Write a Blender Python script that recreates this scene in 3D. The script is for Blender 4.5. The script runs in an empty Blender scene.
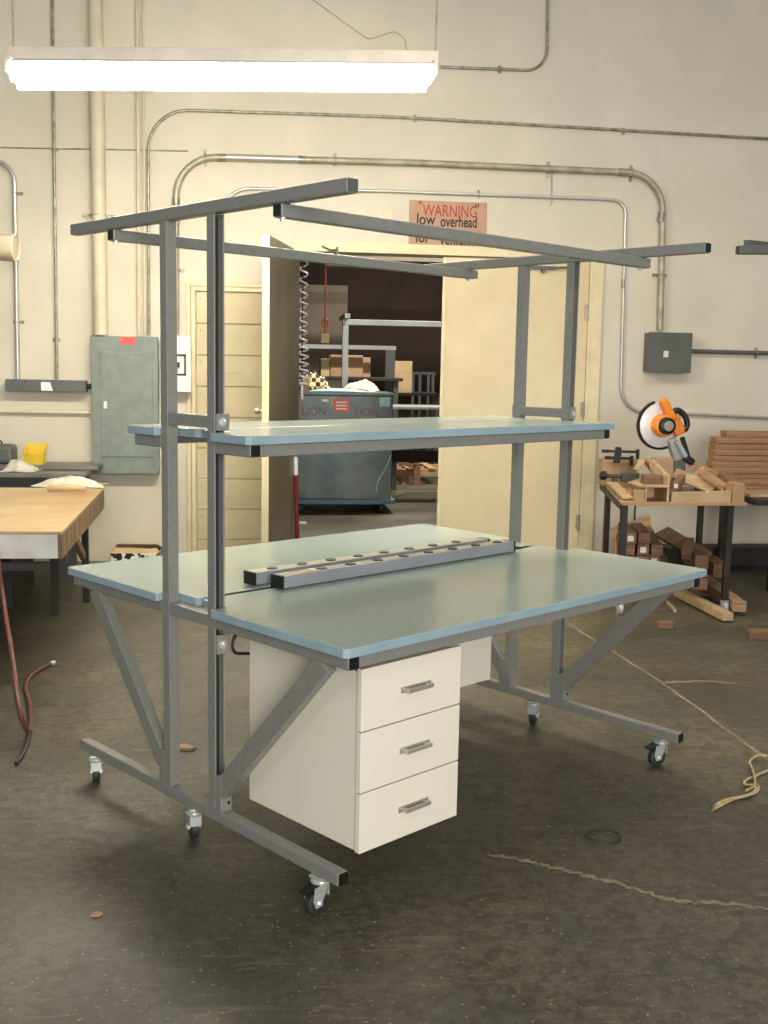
import bpy, bmesh, math, random
from math import sin, cos, pi, radians
from mathutils import Vector, Matrix
random.seed(7)
scene = bpy.context.scene
COL = scene.collection

# ------------------------------------------------------------------ camera
FPX, YAW, PITCH, ROLL, CZ = 1078.75, radians(-6.75), radians(-7.546), radians(1.051), 1.509
fwd = Vector((-sin(YAW)*cos(PITCH), cos(YAW)*cos(PITCH), sin(PITCH)))
rt0 = Vector((cos(YAW), sin(YAW), 0)); up0 = rt0.cross(fwd)
RT = cos(ROLL)*rt0 + sin(ROLL)*up0
UP = -sin(ROLL)*rt0 + cos(ROLL)*up0
CAM = Vector((0, 0, CZ))
cd = bpy.data.cameras.new('camera'); cam = bpy.data.objects.new('camera', cd); COL.objects.link(cam)
cd.sensor_fit = 'VERTICAL'; cd.sensor_height = 24; cd.lens = 24*FPX/1024
cam.matrix_world = Matrix(((RT.x, UP.x, -fwd.x, CAM.x), (RT.y, UP.y, -fwd.y, CAM.y), (RT.z, UP.z, -fwd.z, CAM.z), (0, 0, 0, 1)))
scene.camera = cam

# ------------------------------------------------------------------ light
scene.view_settings.view_transform = 'Standard'
scene.view_settings.look = 'None'
scene.view_settings.gamma = 1.0
scene.view_settings.use_curve_mapping = False
scene.view_settings.exposure = 0.31
WORLD = 0.24
w = bpy.data.worlds.new('world'); scene.world = w; w.use_nodes = True
w.node_tree.nodes['Background'].inputs[0].default_value = (0.93, 0.96, 1.0, 1)
w.node_tree.nodes['Background'].inputs[1].default_value = WORLD
TUBE = 58.0                          # emission of the fluorescent tubes

def fill_light(x, y, z, sx, sy, power, col, rz=0):
    l = bpy.data.lights.new('overhead_fill', 'AREA'); l.shape = 'RECTANGLE'; l.size = sx; l.size_y = sy
    l.energy = power; l.color = col
    o = bpy.data.objects.new('overhead_fill', l); COL.objects.link(o); o.location = (x, y, z); o.rotation_euler = (0, 0, rz)
fill_light(2.6, 5.0, 4.4, 2.4, .3, 50, (1, .94, .84))     # added overhead fill for the hall, source assumed and out of view
fill_light(-.6, -1.2, 4.3, 2.4, .3, 40, (1, .96, .88))  # unseen overhead fill added above and behind the camera
fill = bpy.data.lights.new('front_fill', 'AREA'); fill.shape = 'RECTANGLE'; fill.size = 4.5; fill.size_y = 3.2; fill.energy = 520; fill.color = (1, .985, .96)  # assumed source behind the camera, added to brighten drawer fronts and worktop edges
bo = bpy.data.objects.new('front_fill', fill); COL.objects.link(bo); bo.location = (1.4, -5.0, 2.2); bo.rotation_euler = (radians(90), 0, 0)
fill_light(2.6, 14.0, 4.2, 2.4, .4, 170, (1, .95, .88))  # unseen fill added to brighten the store room
fill_light(2.2, 11.6, 4.3, 1.2, .2, 230, (1, .95, .88))   # second added fill, lifts the store room floor

# ------------------------------------------------------------------ coordinates read off the photograph
def ray(px, py): return fwd + RT*((px-384)/FPX) - UP*((py-512)/FPX)
def W(px, py, y):                     # point on the plane at distance y
    v = ray(px, py); return CAM + v*(y/v.y)
def FL(px, py, z=0.0):                # point on a horizontal plane
    v = ray(px, py); return CAM + v*((z-CZ)/v.z)
WY = 8.4                              # front face of the back wall

# ------------------------------------------------------------------ materials
def lin(c): return tuple((x/12.92 if x <= .04045 else ((x+.055)/1.055)**2.4) for x in [v/255 for v in c])
def mat(name, c, rough=.6, metal=0, c2=None, scale=6, stretch=(1, 1, 1), bump=0, detail=5, lo=.35, hi=.65, spec=.5, coord='Object', c3=None, scale3=1.2, emit=None):
    m = bpy.data.materials.new(name); m.use_nodes = True
    nt = m.node_tree; b = nt.nodes['Principled BSDF']
    b.inputs['Roughness'].default_value = rough; b.inputs['Metallic'].default_value = metal
    b.inputs['Specular IOR Level'].default_value = spec
    b.inputs['Base Color'].default_value = (*lin(c), 1)
    if emit:
        b.inputs['Emission Color'].default_value = (*emit[0], 1); b.inputs['Emission Strength'].default_value = emit[1]
    tc = nt.nodes.new('ShaderNodeTexCoord'); mp = nt.nodes.new('ShaderNodeMapping'); mp.inputs['Scale'].default_value = stretch
    nt.links.new(tc.outputs[coord], mp.inputs[0])
    nz = nt.nodes.new('ShaderNodeTexNoise'); nz.inputs['Scale'].default_value = scale; nz.inputs['Detail'].default_value = detail
    nt.links.new(mp.outputs[0], nz.inputs[0])
    rp = nt.nodes.new('ShaderNodeValToRGB'); rp.color_ramp.elements[0].position = lo; rp.color_ramp.elements[1].position = hi
    c2 = c2 or tuple(int(v*.93) for v in c)
    rp.color_ramp.elements[0].color = (*lin(c2), 1); rp.color_ramp.elements[1].color = (*lin(c), 1)
    nt.links.new(nz.outputs[0], rp.inputs[0]); out = rp.outputs[0]
    if c3:
        n3 = nt.nodes.new('ShaderNodeTexNoise'); n3.inputs['Scale'].default_value = scale3; n3.inputs['Detail'].default_value = 7; n3.inputs['Roughness'].default_value = .65
        nt.links.new(tc.outputs[coord], n3.inputs[0])
        r3 = nt.nodes.new('ShaderNodeValToRGB'); r3.color_ramp.elements[0].position = .42; r3.color_ramp.elements[1].position = .68
        nt.links.new(n3.outputs[0], r3.inputs[0])
        mx = nt.nodes.new('ShaderNodeMix'); mx.data_type = 'RGBA'; mx.inputs['B'].default_value = (*lin(c3), 1)
        nt.links.new(r3.outputs[0], mx.inputs['Factor']); nt.links.new(out, mx.inputs['A']); out = mx.outputs['Result']
    nt.links.new(out, b.inputs['Base Color'])
    if bump:
        bp = nt.nodes.new('ShaderNodeBump'); bp.inputs['Strength'].default_value = bump; bp.inputs['Distance'].default_value = .01
        nt.links.new(nz.outputs[0], bp.inputs['Height']); nt.links.new(bp.outputs[0], b.inputs['Normal'])
    return m
M = {}
M['wall'] = mat('painted_wall', (219, 209, 187), .8, 0, (209, 199, 175), 1.6, c3=(202, 194, 174), scale3=.7, bump=.05)
def floor_mat():
    m = bpy.data.materials.new('stained_concrete'); m.use_nodes = True; nt = m.node_tree; b = nt.nodes['Principled BSDF']
    tc = nt.nodes.new('ShaderNodeTexCoord')
    def nz(scale, detail, rough=.6, st=None, dist=0):
        n = nt.nodes.new('ShaderNodeTexNoise'); n.inputs['Scale'].default_value = scale; n.inputs['Detail'].default_value = detail; n.inputs['Roughness'].default_value = rough; n.inputs['Distortion'].default_value = dist
        if st:
            mp = nt.nodes.new('ShaderNodeMapping'); mp.inputs['Scale'].default_value = st; mp.inputs['Rotation'].default_value = (0, 0, .6); nt.links.new(tc.outputs['Object'], mp.inputs[0]); nt.links.new(mp.outputs[0], n.inputs[0])
        else: nt.links.new(tc.outputs['Object'], n.inputs[0])
        return n.outputs[0]
    def ramp(src, stops):
        r = nt.nodes.new('ShaderNodeValToRGB'); el = r.color_ramp.elements
        for i, (p, c) in enumerate(stops):
            e = el[i] if i < 2 else el.new(p)
            e.position = p; e.color = (*(lin(c) if isinstance(c, tuple) else (c, c, c)), 1)
        nt.links.new(src, r.inputs[0]); return r.outputs[0]
    def mix(f, a, bb):
        x = nt.nodes.new('ShaderNodeMix'); x.data_type = 'RGBA'; nt.links.new(f, x.inputs['Factor'])
        for k, v in (('A', a), ('B', bb)):
            if isinstance(v, tuple): x.inputs[k].default_value = (*lin(v), 1)
            else: nt.links.new(v, x.inputs[k])
        return x.outputs['Result']
    base = ramp(nz(1.1, 8, .62), [(.36, (68, 65, 52)), (.66, (98, 93, 73))])
    warm = ramp(nz(.55, 4), [(.5, 0.0), (.68, 1.0)])
    base = mix(warm, base, (108, 98, 71))
    cool = ramp(nz(1.9, 5, .6, None, .6), [(.54, 0.0), (.7, .7)])
    base = mix(cool, base, (70, 72, 62))
    gr = ramp(nz(26, 5, .7), [(.40, .95), (.58, 0.0)])
    base = mix(gr, base, (64, 60, 47))
    st = ramp(nz(5, 6, .7, (1, 7, 1), 1.0), [(.56, 0.0), (.70, .65)])
    base = mix(st, base, (128, 117, 87))
    sp = ramp(nz(60, 3, .6), [(.64, 0.0), (.69, .85)])
    base = mix(sp, base, (150, 138, 106))
    nt.links.new(base, b.inputs['Base Color'])
    rg = ramp(nz(1.4, 6), [(.35, .34), (.7, .62)]); nt.links.new(rg, b.inputs['Roughness'])
    bp = nt.nodes.new('ShaderNodeBump'); bp.inputs['Strength'].default_value = .15; bp.inputs['Distance'].default_value = .004; nt.links.new(nz(40, 5), bp.inputs['Height']); nt.links.new(bp.outputs[0], b.inputs['Normal'])
    return m
M['floor'] = floor_mat()
M['cream'] = mat('cream_door_paint', (222, 205, 166), .55, 0, (212, 194, 152), 2, c3=(204, 186, 144), scale3=1.1)
M['cream_trim'] = mat('cream_trim_paint', (230, 214, 170), .5)
M['slat'] = mat('cream_panel_door', (214, 198, 158), .6, 0, (200, 184, 142), 3)
M['steel_dark_wood'] = mat('tarnished_sheet_metal', (136, 126, 100), .4, .2, (104, 96, 74), 2.5, stretch=(1, 1, .5), detail=8, lo=.3, hi=.7)
M['galv'] = mat('galvanised_conduit', (172, 168, 150), .4, .5, (126, 122, 104), 14)
M['silver'] = mat('bright_conduit', (200, 198, 188), .32, .6)
M['pconduit'] = mat('painted_conduit', (184, 176, 152), .45, .25, (150, 142, 118), 9)
M['pipe'] = mat('cream_painted_pipe', (215, 203, 172), .5)
M['panelgrey'] = mat('grey_green_enamel', (128, 137, 126), .42, .1, (116, 125, 114), 12, detail=9)
M['boxgrey'] = mat('dark_grey_enamel', (94, 96, 90), .45, .1)
M['white'] = mat('white_plastic', (238, 236, 230), .5)
M['black'] = mat('black_plastic', (18, 18, 18), .45)
M['frame'] = mat('grey_powder_coat', (138, 137, 130), .36, .12, (131, 130, 123), 60, detail=2)
M['slot'] = mat('channel_inside', (40, 42, 48), .6, .2)
M['top'] = mat('speckled_blue_green_laminate', (176, 190, 176), .22, 0, (166, 181, 168), 90, detail=2)
M['edge'] = mat('light_blue_edge', (150, 174, 182), .35)
M['ped'] = mat('off_white_laminate', (228, 221, 203), .45, 0, (228, 220, 198), 5)
M['chrome'] = mat('bright_zinc', (226, 228, 224), .25, .6)
M['nickel'] = mat('brushed_nickel', (196, 190, 172), .35, .55)
M['rubber'] = mat('dark_grey_rubber', (44, 44, 44), .6)
M['strip'] = mat('anodised_strip', (162, 165, 170), .4, .35)
M['strip_top'] = mat('beige_strip_top', (176, 166, 142), .5)
M['red'] = mat('red_paint', (196, 40, 36), .5)
M['darkred'] = mat('dark_red_paint', (120, 30, 26), .5)
M['hose'] = mat('red_rubber_hose', (112, 58, 44), .55, 0, (84, 44, 34), 8)
M['wood'] = mat('pine_offcuts', (182, 146, 108), .65, 0, (152, 116, 82), 5, stretch=(1, 1, 9), bump=.1)
M['wood2'] = mat('redwood_boards', (142, 104, 78), .7, 0, (110, 78, 56), 5, stretch=(1, 1, 10), bump=.1)
M['wood3'] = mat('pale_pine', (198, 170, 130), .65, 0, (174, 144, 106), 5, stretch=(1, 9, 1))
M['ply'] = mat('plywood_sheet', (188, 150, 110), .6, 0, (168, 130, 92), 3, stretch=(1, 4, 1), c3=(176, 140, 102), scale3=2)
M['plank'] = mat('brown_boards', (168, 126, 92), .7, 0, (138, 100, 70), 5, stretch=(1, 8, 9), bump=.1)
M['plyold'] = mat('worn_hardboard', (184, 156, 114), .55, 0, (168, 138, 96), 2.5, c3=(200, 178, 138), scale3=1.5)
M['apron_white'] = mat('chipped_white_paint', (222, 220, 210), .6, 0, (206, 202, 188), 9)
M['apron_wood'] = mat('dirty_apron_wood', (150, 126, 94), .7, 0, (112, 92, 66), 4, stretch=(1, 3, 1))
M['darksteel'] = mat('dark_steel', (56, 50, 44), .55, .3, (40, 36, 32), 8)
M['shelfgrey'] = mat('grey_bench_top', (120, 118, 106), .55)
M['yellow'] = mat('yellow_plastic', (236, 200, 60), .4)
M['cloth'] = mat('cream_rag', (222, 214, 192), .9, 0, (190, 182, 160), 18, bump=.4)
M['card'] = mat('cardboard', (178, 144, 110), .8, 0, (168, 134, 100), 3)
M['cardpale'] = mat('pale_cardboard', (206, 178, 132), .8)
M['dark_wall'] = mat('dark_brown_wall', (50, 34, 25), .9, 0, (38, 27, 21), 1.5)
M['grey_part'] = mat('grey_partition', (112, 100, 84), .85)
M['teal'] = mat('blue_grey_painted_steel', (88, 100, 100), .4, .3, (66, 80, 82), 2.5, stretch=(1, 1, .6), c3=(104, 112, 102), scale3=2.5)
M['blue'] = mat('blue_rail_paint', (70, 110, 136), .5)
M['tealcloth'] = mat('pale_teal_sheet', (170, 214, 210), .7)
M['rackgrey'] = mat('rack_grey', (150, 152, 150), .4, .3)
M['rackdark'] = mat('rack_dark', (84, 84, 80), .5, .3)
M['sign'] = mat('brown_hardboard_sign', (188, 150, 122), .8, 0, (178, 140, 112), 6)
M['signred'] = mat('red_marker', (176, 52, 56), .7)
M['signblack'] = mat('black_marker', (48, 44, 42), .7)
M['orange'] = mat('orange_tool_plastic', (240, 140, 30), .4)
M['guard'] = mat('white_blade_guard', (232, 226, 222), .35, .1)
M['castalu'] = mat('cast_aluminium', (200, 204, 200), .35, .7)
M['rope'] = mat('jute_rope', (190, 174, 130), .9, 0, (156, 138, 98), 60)
M['dust'] = mat('dusty_filler', (158, 142, 112), .95, 0, (126, 112, 86), 30)
M['beige_lamp'] = mat('beige_enamel', (240, 226, 206), .5)
M['cool'] = mat('coil_white', (220, 220, 225), .4)
M['redcord'] = mat('orange_cord', (186, 84, 52), .6)
M['label_red'] = mat('red_label', (226, 92, 84), .5)
M['label_blue'] = mat('pale_blue_label', (150, 190, 200), .5)
M['canister'] = mat('beige_plastic', (206, 188, 158), .5)
M['wire'] = mat('black_wire', (26, 24, 24), .5)
M['tube'] = mat('lit_fluorescent', (255, 255, 250), .5, emit=((1.0, .93, .80), TUBE))
def plaid():
    m = bpy.data.materials.new('plaid_cloth'); m.use_nodes = True; nt = m.node_tree; b = nt.nodes['Principled BSDF']; b.inputs['Roughness'].default_value = .9
    tc = nt.nodes.new('ShaderNodeTexCoord'); mp = nt.nodes.new('ShaderNodeMapping'); mp.inputs['Scale'].default_value = (1, .3, 1); nt.links.new(tc.outputs['Object'], mp.inputs[0])
    ck = nt.nodes.new('ShaderNodeTexChecker'); ck.inputs['Scale'].default_value = 22; nt.links.new(mp.outputs[0], ck.inputs[0])
    ck.inputs['Color1'].default_value = (*lin((232, 214, 160)), 1); ck.inputs['Color2'].default_value = (*lin((60, 48, 44)), 1)
    nt.links.new(ck.outputs[0], b.inputs['Base Color']); return m
M['plaid'] = plaid()
def blotch():
    m = mat('printed_black_and_white', (236, 230, 214), .7, 0, (24, 20, 20), 22, detail=2, lo=.48, hi=.52); return m
M['print'] = blotch()

# ------------------------------------------------------------------ mesh helpers
ORI = {}
def tag(o, label=None, cat=None, group=None, kind=None):
    if label: o['label'] = label
    if cat: o['category'] = cat
    if group: o['group'] = group
    if kind: o['kind'] = kind
    return o
def thing(name, label, cat, loc=(0, 0, 0), rz=0, group=None):
    o = bpy.data.objects.new(name, None); COL.objects.link(o); o.location = loc; o.rotation_euler = (0, 0, rz); o.empty_display_size = .1
    ORI[o.name] = Vector(loc) if rz == 0 else Vector((0, 0, 0))   # a turned thing is modelled in its own coordinates
    return tag(o, label, cat, group)
def fillet(pts, rad, n=8):
    pts = [Vector(p) for p in pts]; out = [pts[0]]
    for i in range(1, len(pts)-1):
        a, b, c = pts[i-1], pts[i], pts[i+1]
        u, v = (a-b), (c-b); lu, lv = u.length, v.length; u.normalize(); v.normalize()
        ang = u.angle(v)
        if ang > 3.05: out.append(b); continue
        t = min(rad/math.tan(ang/2), lu*.49, lv*.49); r = t*math.tan(ang/2)
        ctr = b + (u+v).normalized()*(r/sin(ang/2)); p0, p1 = b+u*t, b+v*t
        d0, d1 = p0-ctr, p1-ctr; tot = d0.angle(d1)
        for k in range(n+1):
            s = k/n; out.append(ctr + (d0*sin((1-s)*tot) + d1*sin(s*tot))/sin(tot))
    out.append(pts[-1]); return out
class MB:
    def __init__(s): s.bm = bmesh.new(); s.mi = 0
    def _f(s, vs):
        try: f = s.bm.faces.new(vs); f.material_index = s.mi; return f
        except ValueError: return None
    def hexa(s, p):                                     # p: 4 bottom then 4 top
        v = [s.bm.verts.new(q) for q in p]
        for q in ((3, 2, 1, 0), (4, 5, 6, 7), (0, 1, 5, 4), (1, 2, 6, 5), (2, 3, 7, 6), (3, 0, 4, 7)): s._f([v[i] for i in q])
        return s
    def box(s, a, b):
        (x0, y0, z0), (x1, y1, z1) = [tuple(min(a[i], b[i]) for i in range(3)), tuple(max(a[i], b[i]) for i in range(3))]
        return s.hexa([(x0, y0, z0), (x1, y0, z0), (x1, y1, z0), (x0, y1, z0), (x0, y0, z1), (x1, y0, z1), (x1, y1, z1), (x0, y1, z1)])
    def bar(s, a, b, w, h, upv=(0, 0, 1), roll=0):        # w across, h along up
        a, b = Vector(a), Vector(b); d = (b-a).normalized(); sd = d.cross(Vector(upv))
        if sd.length < 1e-4: sd = d.cross(Vector((0, 1, 0)))
        sd.normalize(); u = sd.cross(d).normalized()
        if roll: q = Matrix.Rotation(roll, 3, d); sd = q@sd; u = q@u
        sd *= w/2; u *= h/2
        return s.hexa([a-sd-u, a+sd-u, b+sd-u, b-sd-u, a-sd+u, a+sd+u, b+sd+u, b-sd+u])
    def prism(s, poly, z0, z1, fn=None):                   # polygon in x,y pulled along z; fn maps (x,y,z)
        fn = fn or (lambda p: p)
        lo = [s.bm.verts.new(fn((x, y, z0))) for x, y in poly]; hi = [s.bm.verts.new(fn((x, y, z1))) for x, y in poly]
        s._f(lo[::-1]); s._f(hi); n = len(poly)
        for i in range(n): s._f([lo[i], lo[(i+1) % n], hi[(i+1) % n], hi[i]])
        return s
    def tube(s, pts, r, n=10, cap=True, closed=False):
        pts = [Vector(p) for p in pts]; N = len(pts)
        tans = []
        for i in range(N):
            a = pts[(i-1) % N] if closed else pts[max(i-1, 0)]; b = pts[(i+1) % N] if closed else pts[min(i+1, N-1)]
            tans.append((b-a).normalized())
        ref = tans[0].orthogonal().normalized(); rings = []
        for i, t in enumerate(tans):
            ref = (ref - t*ref.dot(t)).normalized(); bi = t.cross(ref)
            rr = r[i] if isinstance(r, (list, tuple)) else r
            rings.append([s.bm.verts.new(pts[i] + (ref*cos(2*pi*k/n) + bi*sin(2*pi*k/n))*rr) for k in range(n)])
        for i in range(N if closed else N-1):
            A, B = rings[i], rings[(i+1) % N]
            for k in range(n): s._f([A[k], A[(k+1) % n], B[(k+1) % n], B[k]])
        if cap and not closed: s._f(rings[0][::-1]); s._f(rings[-1])
        return s
    def cyl(s, a, b, r, n=20, r2=None): return s.tube([a, b], [r, r if r2 is None else r2], n)
    def lathe(s, c, axis, prof, n=24):                     # prof: (distance along axis, radius)
        c = Vector(c); ax = Vector(axis).normalized(); e = ax.orthogonal().normalized(); g = ax.cross(e); rings = []
        for d, r in prof: rings.append([s.bm.verts.new(c+ax*d+(e*cos(2*pi*k/n)+g*sin(2*pi*k/n))*max(r, 1e-4)) for k in range(n)])
        for A, B in zip(rings, rings[1:]):
            for k in range(n): s._f([A[k], A[(k+1) % n], B[(k+1) % n], B[k]])
        s._f(rings[0][::-1]); s._f(rings[-1]); return s
    def build(s, name, m, parent=None, bevel=0, smooth=False, root=None):
        bm = s.bm; bmesh.ops.recalc_face_normals(bm, faces=bm.faces[:])
        me = bpy.data.meshes.new(name)
        if parent is None:
            xs = [v.co for v in bm.verts]
            o0 = Vector(((min(v.x for v in xs)+max(v.x for v in xs))/2, (min(v.y for v in xs)+max(v.y for v in xs))/2, min(v.z for v in xs)))
        else: o0 = ORI[parent.name]
        bmesh.ops.translate(bm, verts=bm.verts[:], vec=-o0)
        bm.to_mesh(me); bm.free()
        for mm in (m if isinstance(m, (list, tuple)) else [m]): me.materials.append(mm)
        o = bpy.data.objects.new(name, me); COL.objects.link(o)
        if parent is None: o.location = o0
        else: o.parent = parent
        ORI[o.name] = o0
        if smooth:
            for p in me.polygons: p.use_smooth = True
            o.modifiers.new('edges', 'EDGE_SPLIT').split_angle = radians(40)
        if bevel:
            bv = o.modifiers.new('bevel', 'BEVEL'); bv.width = bevel; bv.segments = 2; bv.limit_method = 'ANGLE'
        return o
def struct(o, label=None): o['kind'] = 'structure'; return o
def writing(name, body, size, origin, m, parent, sx=1.0, depth=.0015, bold=0, xdir=Vector((1, 0, 0)), shear=0):
    cu = bpy.data.curves.new(name, 'FONT'); cu.body = body; cu.size = size; cu.extrude = depth; cu.offset = bold; cu.shear = shear
    t = bpy.data.objects.new('tmp', cu); COL.objects.link(t)
    me = bpy.data.meshes.new_from_object(t.evaluated_get(bpy.context.evaluated_depsgraph_get())); bpy.data.objects.remove(t)
    org = Vector(origin) - ORI[parent.name]
    for v in me.vertices:
        x, y, z = v.co; v.co = org + xdir*(x*sx) + Vector((0, 0, y)) + Vector((0, -z, 0))
    me.materials.clear(); me.materials.append(m)
    o = bpy.data.objects.new(name, me); COL.objects.link(o); o.parent = parent; ORI[o.name] = ORI[parent.name]; return o

# ================================================================== SETTING
b = MB(); b.box((-6, -5, -.1), (9, 20, 0)); struct(b.build('floor', M['floor']))
OX0, OX1, OZ = .293, 2.60, 2.385
b = MB(); b.box((-6, WY, 0), (OX0, WY+.2, 5.6)); b.box((OX1, WY, 0), (9, WY+.2, 5.6)); b.box((OX0, WY, OZ), (OX1, WY+.2, 5.6))
struct(b.build('wall_back', M['wall']))
# store room beyond the doorway
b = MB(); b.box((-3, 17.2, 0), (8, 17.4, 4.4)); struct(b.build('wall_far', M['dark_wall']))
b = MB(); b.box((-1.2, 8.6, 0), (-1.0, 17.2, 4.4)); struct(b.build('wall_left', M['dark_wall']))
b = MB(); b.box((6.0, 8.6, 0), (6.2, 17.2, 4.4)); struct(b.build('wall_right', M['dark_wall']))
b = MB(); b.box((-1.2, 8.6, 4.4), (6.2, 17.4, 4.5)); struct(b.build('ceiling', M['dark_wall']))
b = MB(); b.box((.0, 16.6, 0), (1.35, 16.7, 2.75)); struct(b.build('wall_partition', M['grey_part']))
# roof framing seen through the doorway
for i, (yy, zz, hh) in enumerate(((10.6, 3.35, .12), (13.0, 3.55, .16), (15.2, 3.05, .1))):
    b = MB(); b.bar((-.9, yy, zz), (5.9, yy, zz), .08, hh)
    if i == 1:
        for k in range(9): b.bar((-.8+k*.7, yy, zz), (-.45+k*.7, yy, zz-.5), .03, .03); b.bar((-.45+k*.7, yy, zz-.5), (-.1+k*.7, yy, zz), .03, .03)
        b.bar((-.9, yy, zz-.5), (5.9, yy, zz-.5), .06, .06)
    struct(b.build('trim_%d' % (i+3), M['grey_part']))
# door frame
b = MB(); t = .095
b.box((OX0-.04, WY-.025, OZ), (OX1+t, WY+.02, OZ+.075)); b.box((OX1, WY-.025, 0), (OX1+t, WY+.02, OZ+.002)); b.box((OX0-.03, WY-.025, 0), (OX0+.001, WY+.2, OZ))
b.box((OX1-.018, WY-.032, 0), (OX1+.004, WY+.0, OZ))
struct(b.build('trim_1', M['cream_trim'], bevel=.004))
# closed leaf
b = MB(); b.box((1.425, WY-.018, .012), (OX1-.022, WY+.028, OZ-.012)); d1 = struct(b.build('door_1', M['cream'], bevel=.003))
for z in (1.98, 1.22, .32):
    b = MB(); b.cyl((OX1-.03, WY-.035, z-.06), (OX1-.03, WY-.035, z+.06), .009, 10); b.box((OX1-.05, WY-.03, z-.055), (OX1-.01, WY-.016, z+.055)); b.build('hinge', M['pconduit'], d1)
b = MB(); b.box((2.03, WY-.05, 2.30), (2.3, WY-.02, 2.325)); b.tube([(2.3, WY-.04, 2.315), (2.4, WY-.07, 2.318), (2.46, WY-.04, 2.318)], .008, 8); b.cyl((2.2, WY-.06, 2.285), (2.2, WY-.03, 2.285), .016, 10); b.build('door_closer', M['boxgrey'], d1)
b = MB(); b.box((1.415, WY-.03, .02), (1.441, WY-.012, OZ-.015)); b.build('astragal', M['cream_trim'], d1, bevel=.002)
# open leaf, turned towards the room
hx, hy = .293, WY-.03; fy = 7.36; fx = W(266, 300, fy).x
d = Vector((fx-hx, fy-hy, 0)); nrm = Vector((-d.y, d.x, 0)).normalized()*.022
b = MB(); b.hexa([Vector((hx, hy, .012))-nrm, Vector((fx, fy, .012))-nrm, Vector((fx, fy, .012))+nrm, Vector((hx, hy, .012))+nrm,
                  Vector((hx, hy, 2.375))-nrm, Vector((fx, fy, 2.375))-nrm, Vector((fx, fy, 2.375))+nrm, Vector((hx, hy, 2.375))+nrm])
d2 = struct(b.build('door_2', M['steel_dark_wood'], bevel=.002))
e = d.normalized()*.008; P0 = Vector((fx, fy, .012))
b = MB(); b.hexa([P0-nrm*1.1, P0+e-nrm*1.1, P0+e+nrm*1.1, P0+nrm*1.1] + [q+Vector((0, 0, 2.363)) for q in (P0-nrm*1.1, P0+e-nrm*1.1, P0+e+nrm*1.1, P0+nrm*1.1)]); b.build('door_edge', M['cream_trim'], d2)
kp = P0 - d.normalized()*.06 + Vector((0, 0, 1.20)) 
b = MB(); b.cyl(kp - nrm, kp - nrm*2.6, .008, 8); b.lathe(kp - nrm*2.4, -nrm, [(0, .008), (.008, .022), (.025, .024), (.034, .012)], 14); b.build('door_knob', M['nickel'], d2, smooth=True)
# boarded door on the left
sx0, sx1 = W(197, 400, WY).x, .20
zt = W(228, 293, WY).z; b = MB(); ph = .236
k = 0; z = zt
while z > .02:
    b.box((sx0, WY-.02, max(z-ph+.007, .01)), (sx1, WY+.01, z)); z -= ph; k += 1
d3 = struct(b.build('door_3', M['slat'], bevel=.003))
z = zt
for k in range(8):
    zc = z-ph*.5; b = MB(); b.box((sx0+.18, WY-.026, zc-.006), (sx0+.30, WY-.018, zc+.002)); b.build('pull_slot', M['cream'], d3)
    b = MB()
    for xx in (sx0+.03, sx1-.04):
        b.cyl((xx, WY-.024, zc+.07), (xx, WY-.018, zc+.07), .006, 8)
    b.build('screw', M['galv'], d3); z -= ph
b = MB(); b.box((sx0-.075, WY-.028, 0), (sx0-.045, WY, zt+.075)); b.box((sx0-.04, WY-.04, 0), (sx0-.008, WY, zt+.04)); b.box((sx0-.045, WY-.028, zt+.045), (sx1, WY, zt+.075)); b.box((sx0-.01, WY-.04, zt+.008), (sx1, WY, zt+.04))
struct(b.build('trim_2', M['cream_trim'], bevel=.003))

# ================================================================== WORKBENCH
BR = radians(37.21)
BEN = thing('workbench', 'large grey steel rolling workbench with blue-green laminate tops, shelves and overhead frame', 'workbench', (.229, 2.717, 0), BR)
L, D, H = 1.829, 1.5045, .785
def worktop(y0, y1, ya, yb, z0, z1, x0, x1, flip):       # notch around the uprights between ya..yb (inner side)
    c = .012; nx = .063
    if not flip: poly = [(x0+c, y0), (x1-c, y0), (x1, y0+c), (x1, ya), (x1-nx, ya), (x1-nx, y1-c), (x1-nx-c, y1), (x0+nx+c, y1), (x0+nx, y1-c), (x0+nx, ya), (x0, ya), (x0, y0+c)]
    else: poly = [(x0+nx+c, y0), (x1-nx-c, y0), (x1-nx, y0+c), (x1-nx, ya), (x1, ya), (x1, y1-c), (x1-c, y1), (x0+c, y1), (x0, y1-c), (x0, ya), (x0+nx, ya), (x0+nx, y0+c)]
    b = MB(); b.prism(poly, z0, z1); b.bm.faces.ensure_lookup_table()
    b.bm.normal_update(); bmesh.ops.recalc_face_normals(b.bm, faces=b.bm.faces[:])
    for f in b.bm.faces: f.material_index = 0 if abs(f.normal.z) > .5 else 1
    return b
UY1, UY2 = (.866, .903), (.615, .652)
worktop(0, .748, .608, 0, H-.026, H, 0, L, False).build('worktop', [M['top'], M['edge']], BEN, bevel=.002)
worktop(.768, D, .91, 0, H-.026, H, 0, L, True).build('worktop', [M['top'], M['edge']], BEN, bevel=.002)
SH = 1.315
worktop(.424, .748, .608, 0, SH-.026, SH, 0, L-.02, False).build('shelf', [M['top'], M['edge']], BEN, bevel=.002)
worktop(.768, 1.082, .91, 0, SH-.026, SH, 0, L-.02, True).build('shelf', [M['top'], M['edge']], BEN, bevel=.002)
T = .0374
XS = ((.02, .02+T), (L-.02-T-.025, L-.02-.025))
XS = ((.02, .0574), (1.747, 1.7844))
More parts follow.
